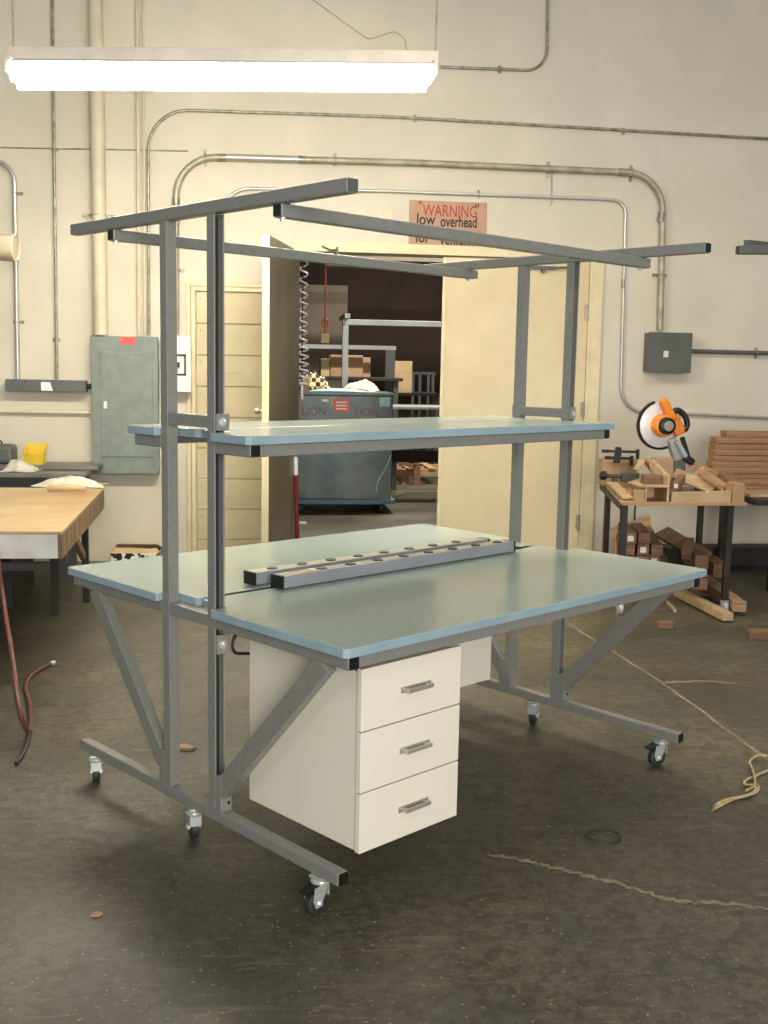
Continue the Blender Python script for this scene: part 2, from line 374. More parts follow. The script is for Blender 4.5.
for si, (xa, xb) in enumerate(XS):
    xm = (xa+xb)/2; inn = 1 if si == 0 else -1
    MB().box((xa, .042, .112), (xb, 1.466, .149)).build('foot_rail', M['frame'], BEN, bevel=.0042)
    for yy in (.0418, 1.4662):
        MB().box((xa+.003, yy-.003, .114), (xb-.003, yy+.003, .147)).build('end_cap', M['black'], BEN)
    MB().box((xa, .042, 1.945), (xb, 1.466, 1.982)).build('overhead_beam', M['frame'], BEN, bevel=.0042)
    for yy in (.0418, 1.4662):
        MB().box((xa+.003, yy-.003, 1.948), (xb-.003, yy+.003, 1.979)).build('end_cap', M['black'] if si else M['boxgrey'], BEN)
    for ui, (ya, yb) in enumerate((UY2, UY1)):
        op = -1 if ui == 0 else 1                         # side the channel opens to
        b = MB(); tk = .0035
        if op < 0: poly = [(xa, ya), (xa+.0055, ya), (xa+.0055, ya+tk), (xa+tk, ya+tk), (xa+tk, yb-tk), (xb-tk, yb-tk), (xb-tk, ya+tk), (xb-.0055, ya+tk), (xb-.0055, ya), (xb, ya), (xb, yb), (xa, yb)]
        else: poly = [(xa, ya), (xb, ya), (xb, yb), (xb-.0055, yb), (xb-.0055, yb-tk), (xb-tk, yb-tk), (xb-tk, ya+tk), (xa+tk, ya+tk), (xa+tk, yb-tk), (xa+.0055, yb-tk), (xa+.0055, yb), (xa, yb)]
        b.prism(poly, .149, 1.945); up = b.build('upright', M['frame'], BEN, bevel=.0025)
        b = MB()
        ym = yb-tk-.004 if op < 0 else ya+tk+.004
        b.box((xa+tk, ym-.003, .155), (xb-tk, ym+.003, 1.94)); b.build('channel_slot', M['slot'], up)
        # brackets with bolts
        yo = ya if op < 0 else yb
        for zc, hh, w_ in ((1.345, .05, .045), (.672, .06, .045)):
            b = MB(); b.box((xa+.004, yo+op*.001, zc-hh/2), (xb+.012*inn if inn > 0 else xb, yo+op*.008, zc+hh/2)); pl = b.build('bracket_plate', M['frame'], BEN, bevel=.001)
            b = MB(); b.cyl((xm+.004, yo+op*.007, zc), (xm+.004, yo+op*.012, zc), .013, 16); b.lathe((xm+.004, yo+op*.012, zc), (0, op, 0), [(0, .009), (.005, .009), (.008, .005)], 6); b.build('bolt', M['chrome'], pl)
        # lower bracket over the slot, with a hole
        b = MB(); b.box((xa, yo+op*.0005, .149), (xb+.004*inn, yo+op*.03, .262)); pl = b.build('brace_bracket', M['frame'], BEN, bevel=.002)
        b = MB(); b.cyl((xm+.01, yo+op*.029, .175), (xm+.01, yo+op*.032, .175), .005, 10); b.build('bolt_hole', M['black'], pl)
        # support arms under worktop and shelf, brace
        y_out = .012 if op < 0 else D-.012
        MB().box((xa, y_out, .7215), (xb, yo+op*.001, .7585)).build('support_arm', M['frame'], BEN, bevel=.0042)
        MB().box((xa+.003, y_out-.004, .724), (xb-.003, y_out+.004, .756)).build('end_cap', M['black'], BEN)
        ys = .44 if op < 0 else 1.06
        MB().box((xa, ys, SH-.0635), (xb, yo+op*.001, SH-.0265)).build('shelf_arm', M['frame'], BEN, bevel=.0042)
        MB().box((xa+.003, ys-.003, SH-.061), (xb-.003, ys+.003, SH-.029)).build('end_cap', M['black'], BEN)
        yt, yb_ = (.118, .60) if op < 0 else (D-.150, D-.60+.02)
        b = MB(); dy = .026
        p = [(yt-dy*1, .7215), (yt+dy, .7215), (yb_+dy*(1 if op < 0 else 1), .235), (yb_, .19)] 
        b.bar((xm, yt, .722), (xm, yb_, .215), T-.002, .058, upv=(0, 1, 0)); b.build('diagonal_brace', M['frame'], BEN, bevel=.002)
    # links between the two uprights
    MB().box((xa+.001, UY2[1]-.004, 1.326), (xb-.001, UY1[0]+.004, 1.363)).build('link_bar', M['frame'], BEN, bevel=.002)
    MB().box((xa+.001, UY2[1]-.001, .7215), (xb-.001, UY1[0]+.001, .7585)).build('link_bar', M['frame'], BEN, bevel=.002)
# long rails
MB().box((XS[0][1], .016, .7215), (XS[1][0], .050, .7585)).build('apron_rail', M['frame'], BEN, bevel=.0042)
MB().box((XS[0][1], D-.050, .7215), (XS[1][0], D-.016, .7585)).build('apron_rail', M['frame'], BEN, bevel=.0042)
MB().box((XS[0][1], .444, SH-.0635), (XS[1][0], .478, SH-.0265)).build('shelf_rail', M['frame'], BEN, bevel=.0042)
MB().box((XS[0][1], 1.024, SH-.0635), (XS[1][0], 1.056, SH-.0265)).build('shelf_rail', M['frame'], BEN, bevel=.0042)
for ya in (.306, 1.180):
    o = MB().box((.022, ya, 1.908), (1.812, ya+.0365, 1.9449)).build('overhead_rail', M['frame'], BEN, bevel=.0042)
    for xx in (.0215, 1.8125): MB().box((xx-.002, ya+.003, 1.911), (xx+.002, ya+.033, 1.942)).build('end_cap', M['black'], o)
    for xx in (.04, 1.766):
        b = MB(); b.lathe((xx, ya+.018, 1.909), (0, 0, -1), [(0, .011), (.003, .011), (.004, .007), (.011, .007)], 10); b.build('bolt', M['chrome'], o)
# power strips on their rod
b = MB(); b.tube([(.14, .758, H-.002), (1.70, .758, H-.002)], .006, 10); b.box((1.55, .742, H+.001), (1.64, .774, H+.006)); b.build('strip_rod', M['black'], BEN)
for (xa, xb, ya, x0) in ((.352, 1.535, .700, .54), (.318, 1.50, .805, .41)):
    b = MB(); b.box((xa, ya, H+.004), (xb, ya+.058, H+.045)); b.bm.faces.ensure_lookup_table(); b.bm.normal_update()
    bmesh.ops.recalc_face_normals(b.bm, faces=b.bm.faces[:])
    for f in b.bm.faces: f.material_index = 1 if f.normal.z > .5 else 0
    ps = b.build('power_strip', [M['strip'], M['strip_top']], BEN, bevel=.002)
    for xx in (xa-.003, xb+.003): MB().box((xx-.004, ya-.001, H+.003), (xx+.004, ya+.059, H+.046)).build('end_cap', M['black'], ps)
    for k in range(8):
        xc = x0+k*.132
        if xc > xb-.02: break
        b = MB(); b.lathe((xc, ya+.03, H+.045), (0, 0, 1), [(0, .019), (.0035, .018), (.004, .015), (.003, .013)], 20); b.build('outlet', M['black'], ps)
    if ya < .75:
        b = MB(); b.box((.44, ya+.012, H+.0455), (.495, ya+.05, H+.0465)); b.build('sticker', M['cardpale'], ps)
        b = MB(); b.box((.495, ya+.012, H+.0455), (.51, ya+.05, H+.0467)); b.build('sticker', M['white'], ps)
# pedestals
def pedestal(x0, y0, s):                                  # s=1 front drawers face -y, s=-1 face +y
    def Q(x, y, z): return (x0+s*x, y0+s*y, z)
    b = MB(); b.box(Q(.004, .021, .175), Q(.397, .510, .690)); pd = b.build('drawer_pedestal', M['ped'], BEN, bevel=.001)
    b = MB(); b.box(Q(.03, .03, .690), Q(.06, .5, .7215)); b.box(Q(.35, .03, .690), Q(.38, .5, .7215)); b.build('hanging_rail', M['rackdark'], pd)
    zs = [.171, .3465, .522, .702]
    for k in range(3):
        b = MB(); b.box(Q(0, 0, zs[k]+.002), Q(.401, .019, zs[k+1]-.002)); b.build('drawer_front', M['ped'], pd, bevel=.0015)
        zc = (zs[k]+zs[k+1])/2
        b = MB(); b.box(Q(.16, -.024, zc-.006), Q(.262, -.016, zc+.006))
        for xx in (.168, .254): b.box(Q(xx-.006, -.018, zc-.005), Q(xx+.006, 0, zc+.005))
        b.box(Q(.15, -.0025, zc-.009), Q(.272, .001, zc+.009))
        b.build('drawer_handle', M['nickel'], pd, bevel=.002)
pedestal(.110, .056, 1)
pedestal(1.700, D-.056, -1)
# cords
b = MB(); b.tube(fillet([(.14, .60, .700), (.078, .60, .698), (.072, .60, .640), (.14, .60, .628)], .028), .005, 8); b.build('power_cord', M['wire'], BEN, smooth=True)
b = MB(); b.tube(fillet([(1.70, .90, .745), (1.70, .90, .70), (1.67, .905, .66), (1.675, .905, .60)], .02), .005, 8); b.box((1.66, .895, .56), (1.69, .915, .63)); b.build('power_cord', M['wire'], BEN, smooth=True)
# casters
def caster(x, y, ang):
    b = MB(); ca, sa = cos(ang), sin(ang)
    def Q(u, v, z): return Vector((x+u*ca-v*sa, y+u*sa+v*ca, z))      # u along the wheel's rolling direction
    off = .020; r = .036
    b.hexa([Q(-.026, -.022, .104), Q(.026, -.022, .104), Q(.026, .022, .104), Q(-.026, .022, .104), Q(-.026, -.022, .111), Q(.026, -.022, .111), Q(.026, .022, .111), Q(-.026, .022, .111)])
    b.lathe(Q(0, 0, .085), (0, 0, 1), [(0, .024), (.006, .03), (.014, .03), (.02, .012)], 20)
    for sg in (-1, 1):
        v0 = sg*.019; v1 = sg*.0165
        pro = [(-.016, .087), (.034, .087), (.040, .050), (.030, .026), (.014, .026), (-.006, .055)]
        lo = [b.bm.verts.new(Q(u+off*.3, v0, z)) for u, z in pro]; hi = [b.bm.verts.new(Q(u+off*.3, v1, z)) for u, z in pro]
        b._f(lo); b._f(hi[::-1])
        for i in range(len(pro)): b._f([lo[i], lo[(i+1) % 6], hi[(i+1) % 6], hi[i]])
    b.hexa([Q(-.016, -.019, .05), Q(-.013, -.019, .05), Q(-.013, .019, .05), Q(-.016, .019, .05), Q(-.016, -.019, .09), Q(-.013, -.019, .09), Q(-.013, .019, .09), Q(-.016, .019, .09)])
    c = b.build('caster', M['chrome'], BEN, bevel=.001)
    ax = Q(0, 1, 0)-Q(0, 0, 0)
    b = MB(); b.lathe(Q(off, -.0135, r+.001), ax, [(0, .022), (.001, .032), (.004, .036), (.023, .036), (.026, .032), (.027, .022)], 28); b.build('wheel', M['rubber'], c, smooth=True)
    b = MB(); b.lathe(Q(off, -.024, r+.001), ax, [(0, .006), (.003, .009), (.006, .012), (.042, .012), (.045, .009), (.048, .006)], 14); b.build('axle', M['chrome'], c, smooth=True)
    b = MB(); b.hexa([Q(.022, -.017, .083), Q(.068, -.017, .074), Q(.068, .017, .074), Q(.022, .017, .083), Q(.022, -.017, .092), Q(.070, -.017, .081), Q(.070, .017, .081), Q(.022, .017, .092)]); b.build('brake_lever', M['black'], c, bevel=.001)
for (x, y, a) in ((.039, .135, radians(185)), (.039, .755, radians(68)), (.039, 1.385, radians(60)), (1.766, .125, radians(165)), (1.766, .755, radians(25)), (1.766, 1.385, radians(80))):
    caster(x, y, a)

# ================================================================== HANGING LAMP
fy_ = 6.1
a0, a1 = W(8, 62, fy_), W(437, 68, fy_)
LT = thing('fluorescent_lamp', 'long lit fluorescent strip lamp hanging on chains in front of the back wall', 'ceiling lamp', (0, fy_, 3.05))
zl = 3.085
def lz(x): return zl + (x-a0.x)*.040
b = MB(); b.hexa([(a0.x, fy_-.04, lz(a0.x)-.01), (a1.x, fy_-.04, lz(a1.x)-.01), (a1.x, fy_+.04, lz(a1.x)-.01), (a0.x, fy_+.04, lz(a0.x)-.01),
                  (a0.x, fy_-.03, lz(a0.x)+.055), (a1.x, fy_-.03, lz(a1.x)+.055), (a1.x, fy_+.03, lz(a1.x)+.055), (a0.x, fy_+.03, lz(a0.x)+.055)])
b.build('lamp_housing', M['beige_lamp'], LT, bevel=.004)
b = MB()
for sg in (-1, 1):
    b.hexa([(a0.x+.03, fy_+sg*.03, lz(a0.x)-.012), (a1.x-.03, fy_+sg*.03, lz(a1.x)-.012), (a1.x-.03, fy_+sg*.15, lz(a1.x)-.05), (a0.x+.03, fy_+sg*.15, lz(a0.x)-.05),
            (a0.x+.03, fy_+sg*.03, lz(a0.x)-.008), (a1.x-.03, fy_+sg*.03, lz(a1.x)-.008), (a1.x-.03, fy_+sg*.15, lz(a1.x)-.046), (a0.x+.03, fy_+sg*.15, lz(a0.x)-.046)])
b.build('reflector', M['white'], LT)
for sg in (-1, 1):
    b = MB(); xa, xb = a0.x+.03, a1.x-.05
    b.tube([(xa, fy_+sg*.075, lz(xa)-.095), (xb, fy_+sg*.075, lz(xb)-.095)], .042, 14); b.build('lamp_tube', M['tube'], LT, smooth=True)
for xx in (a0.x+.015, a1.x-.025):
    b = MB(); b.box((xx-.012, fy_-.11, lz(xx)-.085), (xx+.012, fy_+.11, lz(xx)-.01)); b.build('lamp_holder', M['beige_lamp'], LT, bevel=.003)
for xx in (a0.x+.03, a1.x-.01):
    b = MB(); z = lz(xx)+.05; k = 0
    while z < 4.6:
        e = .006; pts = []
        for q in range(8):
            t = q*pi/4; u, v = e*cos(t), .017*sin(t)
            pts.append((xx+(u if k % 2 else 0), fy_+(0 if k % 2 else u), z+v))
        b.tube(pts, .0016, 4, closed=True); z += .028; k += 1
    b.build('hanging_chain', M['galv'], LT)
b = MB(); b.tube(fillet([(a1.x-.17, fy_, lz(a1.x)+.055), (a1.x-.18, fy_, lz(a1.x)+.12), (a1.x-.24, fy_, lz(a1.x)+.15), (a1.x-.38, fy_, lz(a1.x)+.10), (a1.x-.7, fy_, lz(a1.x)+.3), (a1.x-.66, fy_, 4.6)], .05), .004, 6); b.build('lamp_cord', M['pconduit'], LT, smooth=True)

# ================================================================== CONDUITS ON THE WALL
def conduit(label, px, r, m, off=None, rad=.2, clamps=(), couplings=(), cat='conduit', name='conduit', group=None):
    yy = WY-(off if off else r+.012); pts = [W(*p, yy) for p in px]
    t = thing(name, label, cat, (pts[0].x, yy, min(p.z for p in pts)), 0, group)
    MB().tube(fillet(pts, rad), r, 12).build('pipe', m, t, smooth=True)
    for (cx, cy, ver) in clamps:
        p = W(cx, cy, yy); b = MB(); w_ = r*2.4
        if ver: b.box((p.x-w_, WY-.01, p.z-.012), (p.x+w_, WY-.001, p.z+.012)); b.tube([(p.x-r-.004, WY-.009, p.z), (p.x-r-.004, yy-r*.5, p.z), (p.x, yy-r-.004, p.z), (p.x+r+.004, yy-r*.5, p.z), (p.x+r+.004, WY-.009, p.z)], .004, 6)
        else: b.box((p.x-.012, WY-.01, p.z-w_), (p.x+.012, WY-.001, p.z+w_)); b.tube([(p.x, WY-.009, p.z-r-.004), (p.x, yy-r*.5, p.z-r-.004), (p.x, yy-r-.004, p.z), (p.x, yy-r*.5, p.z+r+.004), (p.x, WY-.009, p.z+r+.004)], .004, 6)
        b.build('pipe_clamp', M['galv'], t)
    for (p0, p1) in couplings:
        A, B = W(*p0, yy), W(*p1, yy); MB().cyl(A, B, r*1.16, 14).build('coupling', M['galv'], t, smooth=True)
    return t
big = conduit('thick conduit running along the wall and bending down to the dark switch box', [(176, 335), (176, 156), (420, 163), (664, 174), (660, 330.5)], .025, M['pconduit'], rad=.30,
        clamps=[(205, 157, 0), (335, 161, 0), (549, 169, 0), (632, 173, 0), (661, 275, 1), (176, 270, 1)], couplings=[((217, 157.5), (226, 157.7)), ((298, 159.5), (306, 160)), ((618, 172), (628, 172.5)), ((176, 198), (176, 205)), ((662, 212), (661, 222))])
yy = WY-.037; MB().cyl(W(226, 157.4, yy), W(298, 159.3, yy), .0262, 14).build('bright_sleeve', M['silver'], big, smooth=True)
conduit('thin conduit bending to a long level run high under the lamp', [(149, 335), (148, 109), (384, 116.5), (544, 125.5), (790, 140)], .0115, M['galv'], rad=.30, clamps=[(415, 118, 0), (148, 215, 1), (624, 131, 0)], couplings=[((449, 119.8), (456, 120.2)), ((149, 240), (149, 248))])
conduit('thin conduit looping down the wall right of the doorway and turning right', [(221, 290), (221, 188), (384, 191), (600, 199), (626, 201), (620, 412), (687, 414), (790, 419)], .0125, M['silver'], rad=.22, clamps=[(300, 190, 0), (479, 194, 0)], couplings=[((623.5, 279), (623, 288))], off=.02)
conduit('short conduit right of the lamp turning up out of view', [(440, 67), (547, 71), (548, -20)], .011, M['galv'], rad=.16, clamps=[(500, 69, 0)])
conduit('silver conduit at the left edge bending down into the grey wireway', [(-30, 160), (14, 161), (18, 379)], .0165, M['silver'], rad=.2, clamps=[(17, 193, 1), (18, 322, 1)])
conduit('thin upright conduit ending on the grey wireway beside the left edge conduit', [(52, -20), (57, 379)], .0115, M['galv'], clamps=[(54, 149, 1), (56, 340, 1)])
conduit('thick cream-painted pipe running straight down into the grey breaker panel', [(95, -20), (101, 335)], .052, M['pipe'], off=.075, clamps=[(98, 215, 1)], couplings=[], cat='pipe', name='pipe')
conduit('cream-painted narrow pipe, left one of the close pair above the breaker panel', [(137, -20), (139, 335)], .013, M['pipe'], cat='pipe', name='pipe')
conduit('cream-painted narrow pipe, right one of the close pair above the breaker panel', [(143, -20), (144.5, 335)], .009, M['pipe'], cat='pipe', name='pipe')
conduit('cream-painted level pipe low on the wall under the grey wireway', [(-30, 411), (92, 413)], .012, M['pipe'], cat='pipe', name='pipe')
conduit('dark level conduit leaving the right side of the dark switch box', [(684, 351), (800, 354)], .018, M['boxgrey'], clamps=[(757, 353, 0)])
conduit('thin flat cable tacked level across the wall above the breaker panel', [(-30, 147), (188, 151)], .005, M['galv'], off=.006, cat='cable', name='cable')
conduit('thin wire dropping from the thick conduit left of the warning sign corner', [(552, 171), (552, 203), (550, 206)], .002, M['wire'], off=.02, rad=.01, cat='wire', name='wire')
# wireway gutter
p, q = W(8, 379, WY), W(88, 392, WY)
t = thing('wireway', 'narrow grey steel wireway box on the wall left of the breaker panel', 'electrical box', (p.x, WY, q.z))
MB().box((p.x, WY-.1, q.z), (q.x, WY, p.z)).build('box_body', M['boxgrey'], t, bevel=.004)
b = MB(); s0, s1 = W(41, 382, WY-.101), W(53, 391, WY-.101); b.prism([(s0.x, s0.z), (s1.x-.02, s0.z), (s1.x, s1.z), (s0.x, s1.z)], 0, .002, lambda v: (v[0], WY-.1-v[2], v[1])); b.build('label_sticker', M['white'], t)
b = MB()
for px in (25, 62): c = W(px, 381, WY-.1); b.cyl((c.x, WY-.104, c.z-.005), (c.x, WY-.098, c.z-.005), .006, 8)
b.cyl((q.x, WY-.05, (p.z+q.z)/2), (q.x+.04, WY-.05, (p.z+q.z)/2), .02, 12); b.build('screw', M['black'], t)
# breaker panel
p, q = W(92.5, 336, WY), W(160, 473, WY)
t = thing('breaker_panel', 'tall grey-green electrical breaker panel with closed door on the wall', 'electrical panel', (p.x, WY, q.z))
MB().box((p.x, WY-.10, q.z), (q.x, WY-.001, p.z)).build('panel_body', M['panelgrey'], t, bevel=.004)
dx0, dx1 = W(99, 340, WY-.12).x, W(152, 340, WY-.12).x; dz0, dz1 = W(120, 457, WY-.12).z, W(120, 352, WY-.12).z
MB().box((dx0, WY-.108, dz0), (dx1, WY-.10, dz1)).build('panel_door', M['panelgrey'], t, bevel=.003)
h = W(105, 405, WY-.13); MB().box((h.x-.012, WY-.122, h.z-.028), (h.x+.012, WY-.107, h.z+.028)).build('door_latch', M['white'], t, bevel=.004)
h0, h1 = W(120, 336.5, WY-.121), W(135, 345, WY-.121); MB().box((h0.x, WY-.1015, h1.z), (h1.x, WY-.10, h0.z)).build('red_sticker', M['label_red'], t)
# white switch box
p, q = W(164, 336, WY), W(192, 392, WY)
t = thing('switch_box', 'white metal switch box directly right of the breaker panel', 'electrical box', (p.x, WY, q.z))
MB().box((p.x, WY-.11, q.z), (q.x, WY, p.z)).build('box_body', M['white'], t, bevel=.004)
h0, h1 = W(168, 354, WY-.11), W(186, 375.5, WY-.11)
b = MB(); e = .012
b.box((h0.x, WY-.118, h1.z), (h1.x, WY-.11, h1.z+e)); b.box((h0.x, WY-.118, h0.z-e), (h1.x, WY-.11, h0.z)); b.box((h0.x, WY-.118, h1.z), (h0.x+e, WY-.11, h0.z)); b.box((h1.x-e, WY-.118, h1.z), (h1.x, WY-.11, h0.z)); b.build('switch_surround', M['black'], t)
c = (h0+h1)/2; MB().box((c.x-.03, WY-.135, c.z-.02), (c.x+.02, WY-.108, c.z+.02)).build('switch_handle', M['black'], t, bevel=.003)
# dark switch box right
p, q = W(644.5, 333, WY), W(684.5, 372.5, WY)
t = thing('switch_box', 'dark grey square switch box on the wall right of the doorway', 'electrical box', (p.x, WY, q.z))
MB().box((p.x, WY-.11, q.z), (q.x, WY, p.z)).build('box_body', M['boxgrey'], t, bevel=.004)
b = MB(); b.box((p.x-.004, WY-.116, q.z-.004), (q.x+.004, WY-.11, p.z+.004)); b.build('box_cover', M['boxgrey'], t, bevel=.002)
c = W(666, 354, WY-.117); MB().box((c.x-.02, WY-.118, c.z-.025), (c.x+.02, WY-.1155, c.z+.025)).build('label_sticker', M['apron_white'], t)
# thin bracket hanging over the frame header
b = MB(); b.tube([W(322, 246, WY-.04), W(330, 250, WY-.05), W(337, 250, WY-.04)], .007, 6); b.bar(W(337, 247, WY-.02), W(337, 254, WY-.02), .02, .02); tag(b.build('door_holder', M['boxgrey']), 'small dark metal hook screwed above the open doorway', 'hook')

for (a_, c_, lab) in (((335, 209), (345, 226), 'small cream blank cover plate on the wall left of the warning sign'), ((383.5, 210), (392, 219), 'smaller square cream plate just left of the warning sign')):
    p, q = W(*a_, WY), W(*c_, WY); tag(MB().box((p.x, WY-.012, q.z), (q.x, WY-.001, p.z)).build('cover_plate', M['cream_trim'], bevel=.002), lab, 'plate')
# warning sign
p, q = W(409.5, 199.5, WY), W(485.5, 252.5, WY)
sg = thing('warning_sign', 'brown hand-lettered warning sign on the wall above the double door', 'sign', (p.x, WY, q.z))
MB().box((p.x, WY-.012, q.z+.0), (q.x, WY, p.z-.005)).build('sign_board', M['sign'], sg, bevel=.001)
sc = (q.x-p.x)
writing('lettering', 'WARNING', .125, (p.x+sc*.17, WY-.0125, W(409, 215.5, WY).z), M['signred'], sg, sx=.70, bold=.0)
writing('lettering', '"', .11, (p.x+sc*.09, WY-.0125, W(409, 211.5, WY).z), M['signblack'], sg, sx=.7, shear=.3)
writing('lettering', '"', .11, (p.x+sc*.84, WY-.0125, W(409, 212.5, WY).z), M['signblack'], sg, sx=.9)
writing('lettering', 'low', .115, (p.x+sc*.09, WY-.0125, W(409, 224, WY).z), M['signblack'], sg, sx=.85, bold=.002)
writing('lettering', 'overhead', .115, (p.x+sc*.40, WY-.0125, W(409, 225.5, WY).z), M['signblack'], sg, sx=.66, bold=.002)
writing('lettering', 'for', .11, (p.x+sc*.08, WY-.0125, W(409, 242, WY).z), M['signblack'], sg, sx=.85, bold=.002)
writing('lettering', 'vehicles', .11, (p.x+sc*.40, WY-.0125, W(409, 243.5, WY).z), M['signblack'], sg, sx=.8, bold=.002)

# ================================================================== LEFT TABLE
TZ = .70; ty0 = 5.33
A = FL(62, 531.5, TZ); Bk = FL(104, 488, TZ)
tx1 = A.x; ty1 = Bk.y
T1 = thing('shop_table', 'wooden shop table with worn tan top and chipped white front apron', 'table', (tx1-1, ty0+1, 0))
def tp(x, y, z): return (x+(y-A.y)*(Bk.x-A.x)/(Bk.y-A.y), y, z)       # slight skew of the right side
X0 = -3.0
def slab(b, x0, x1, y0, y1, z0, z1): 
    return b.hexa([tp(x0, y0, z0), tp(x1, y0, z0), tp(x1, y1, z0), tp(x0, y1, z0), tp(x0, y0, z1), tp(x1, y0, z1), tp(x1, y1, z1), tp(x0, y1, z1)])
ay = A.y
b = MB(); slab(b, X0, tx1, ay, ty1, TZ-.016, TZ); b.build('table_top', M['plyold'], T1, bevel=.002)
az = W(62, 558.5, ay).z
b = MB(); slab(b, X0, tx1-.022, ay, ay+.02, az, TZ-.016); b.build('front_apron', M['apron_white'], T1)
b = MB(); slab(b, tx1-.022, tx1, ay, ty1, az, TZ-.016); b.build('side_apron', M['apron_wood'], T1)
b = MB(); slab(b, X0, tx1-.022, ty1-.02, ty1, az, TZ-.016); b.build('rear_apron', M['apron_wood'], T1)
for x, y in ((tx1-.23, ay+1.25), (tx1-.09, ty1-.3), (X0+.2, ay+.3), (X0+.2, ty1-.3)):
    b = MB(); q = tp(x, y, 0); b.box((q[0]-.02, q[1]-.02, 0), (q[0]+.02, q[1]+.02, TZ-.016)); b.build('leg', M['darksteel'], T1, bevel=.003)
b = MB(); q0 = tp(X0+.2, ay+1.25, .30); q1 = tp(tx1-.23, ay+1.25, .30); b.bar(q0, q1, .03, .05); b.build('stretcher', M['rackdark'], T1)
b = MB(); q0 = tp(tx1-.09, ty1-.33, .62); b.bar(tp(tx1-.1, ty1-.33, .30), tp(tx1-.1, ty1-.9, az), .03, .05); b.build('angle_brace', M['apron_wood'], T1)
# cabinet under it
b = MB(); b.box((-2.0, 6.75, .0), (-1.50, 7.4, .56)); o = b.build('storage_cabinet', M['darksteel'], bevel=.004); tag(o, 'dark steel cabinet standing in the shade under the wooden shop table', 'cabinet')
# rag on table
def rag(name, label, cat, c, sx, sy, sz, m, seed, rz=0, n=22, group=None):
    rnd = random.Random(seed); b = MB(); ph = [rnd.uniform(0, 6) for _ in range(6)]; grid = []
    for i in range(n+1):
        row = []
        for j in range(n+1):
            u, v = i/n*2-1, j/n*2-1
            ed = max(0, 1-(abs(u)**3+abs(v)**3))
            wob = .72+.13*sin(3*u+ph[0]+2*v)+.10*sin(5*v+ph[1])+.07*sin(9*u+6*v+ph[2])+.05*sin(14*u-9*v+ph[5])
            rx = 1+.15*sin(3*v+ph[3]); ry = 1+.2*sin(4*u+ph[4])
            x, y = u*sx/2*rx, v*sy/2*ry
            row.append(b.bm.verts.new((c[0]+x*cos(rz)-y*sin(rz), c[1]+x*sin(rz)+y*cos(rz), c[2]+.004+sz*ed*max(.05, wob))))
        grid.append(row)
    for i in range(n):
        for j in range(n): b._f([grid[i][j], grid[i+1][j], grid[i+1][j+1], grid[i][j+1]])
    o = b.build(name, m, smooth=False)
    for p in o.data.polygons: p.use_smooth = True
    so = o.modifiers.new('thick', 'SOLIDIFY'); so.thickness = .004; so.offset = 1
    return tag(o, label, cat, group)
c = FL(71, 486, TZ); rag('rag', 'rumpled cream rag lying near the back of the wooden shop table', 'rag', (c.x, c.y, TZ), .42, .22, .065, M['cloth'], 3, rz=-.1)
# flattened roll of paper at its edge
c0, c1 = FL(48, 493, TZ), FL(86, 493.5, TZ); b = MB(); b.tube([c0+Vector((0, 0, .03)), (c0+c1)/2+Vector((0, 0, .034)), c1+Vector((0, 0, .03))], [.022, .024, .018], 14); tag(b.build('cloth_roll', M['cardpale'], smooth=True), 'rolled striped cloth in front of the cream rag on the shop table', 'cloth')
# grey bench along wall
BZ = .74
T2 = thing('wall_bench', 'low dark grey bench standing against the wall behind the shop table', 'bench', (-2, 8.1, 0))
e0 = FL(86, 475, BZ); 
b = MB(); b.box((-3.2, 7.75, BZ-.03), (e0.x-.02, 8.0, BZ)); b.build('bench_top', M['shelfgrey'], T2, bevel=.003)
b = MB(); b.box((-3.2, 8.03, BZ+.0), (e0.x+.03, 8.36, BZ+.03)); b.build('rear_ledge', M['shelfgrey'], T2, bevel=.003)
b = MB(); b.box((-3.2, 7.80, BZ-.11), (e0.x-.14, 7.83, BZ-.03)); b.box((-3.2, 8.1, BZ-.11), (e0.x-.05, 8.13, BZ)); b.build('bench_rail', M['rackdark'], T2)
for x in (-3.0, e0.x-.2):
    for y in (7.83, 8.25):
        b = MB(); b.box((x-.03, y-.03, 0), (x+.03, y+.03, BZ-.02)); b.build('leg', M['rackdark'], T2)
# yellow bin
c = W(36, 468, 8.15); bx, by, bz = c.x, 8.15, BZ+.031
t = thing('parts_bin', 'small yellow plastic parts bin on the dark bench by the wall', 'bin', (bx, by, bz))
b = MB(); w_, dd, hh = .075, .07, .15
b.hexa([(bx-w_*.8, by-dd, bz), (bx+w_*.8, by-dd, bz), (bx+w_*.8, by+dd, bz), (bx-w_*.8, by+dd, bz), (bx-w_*.8, by-dd, bz+.01), (bx+w_*.8, by-dd, bz+.01), (bx+w_*.8, by+dd, bz+.01), (bx-w_*.8, by+dd, bz+.01)])
b.hexa([(bx-w_*.8, by-dd, bz), (bx+w_*.8, by-dd, bz), (bx+w_*.8, by-dd+.008, bz), (bx-w_*.8, by-dd+.008, bz), (bx-w_, by-dd-.02, bz+.075), (bx+w_, by-dd-.02, bz+.075), (bx+w_, by-dd-.012, bz+.075), (bx-w_, by-dd-.012, bz+.075)])
b.hexa([(bx-w_*.8, by+dd-.008, bz), (bx+w_*.8, by+dd-.008, bz), (bx+w_*.8, by+dd, bz), (bx-w_*.8, by+dd, bz), (bx-w_, by+dd-.008, bz+hh), (bx+w_, by+dd-.008, bz+hh), (bx+w_, by+dd, bz+hh), (bx-w_, by+dd, bz+hh)])
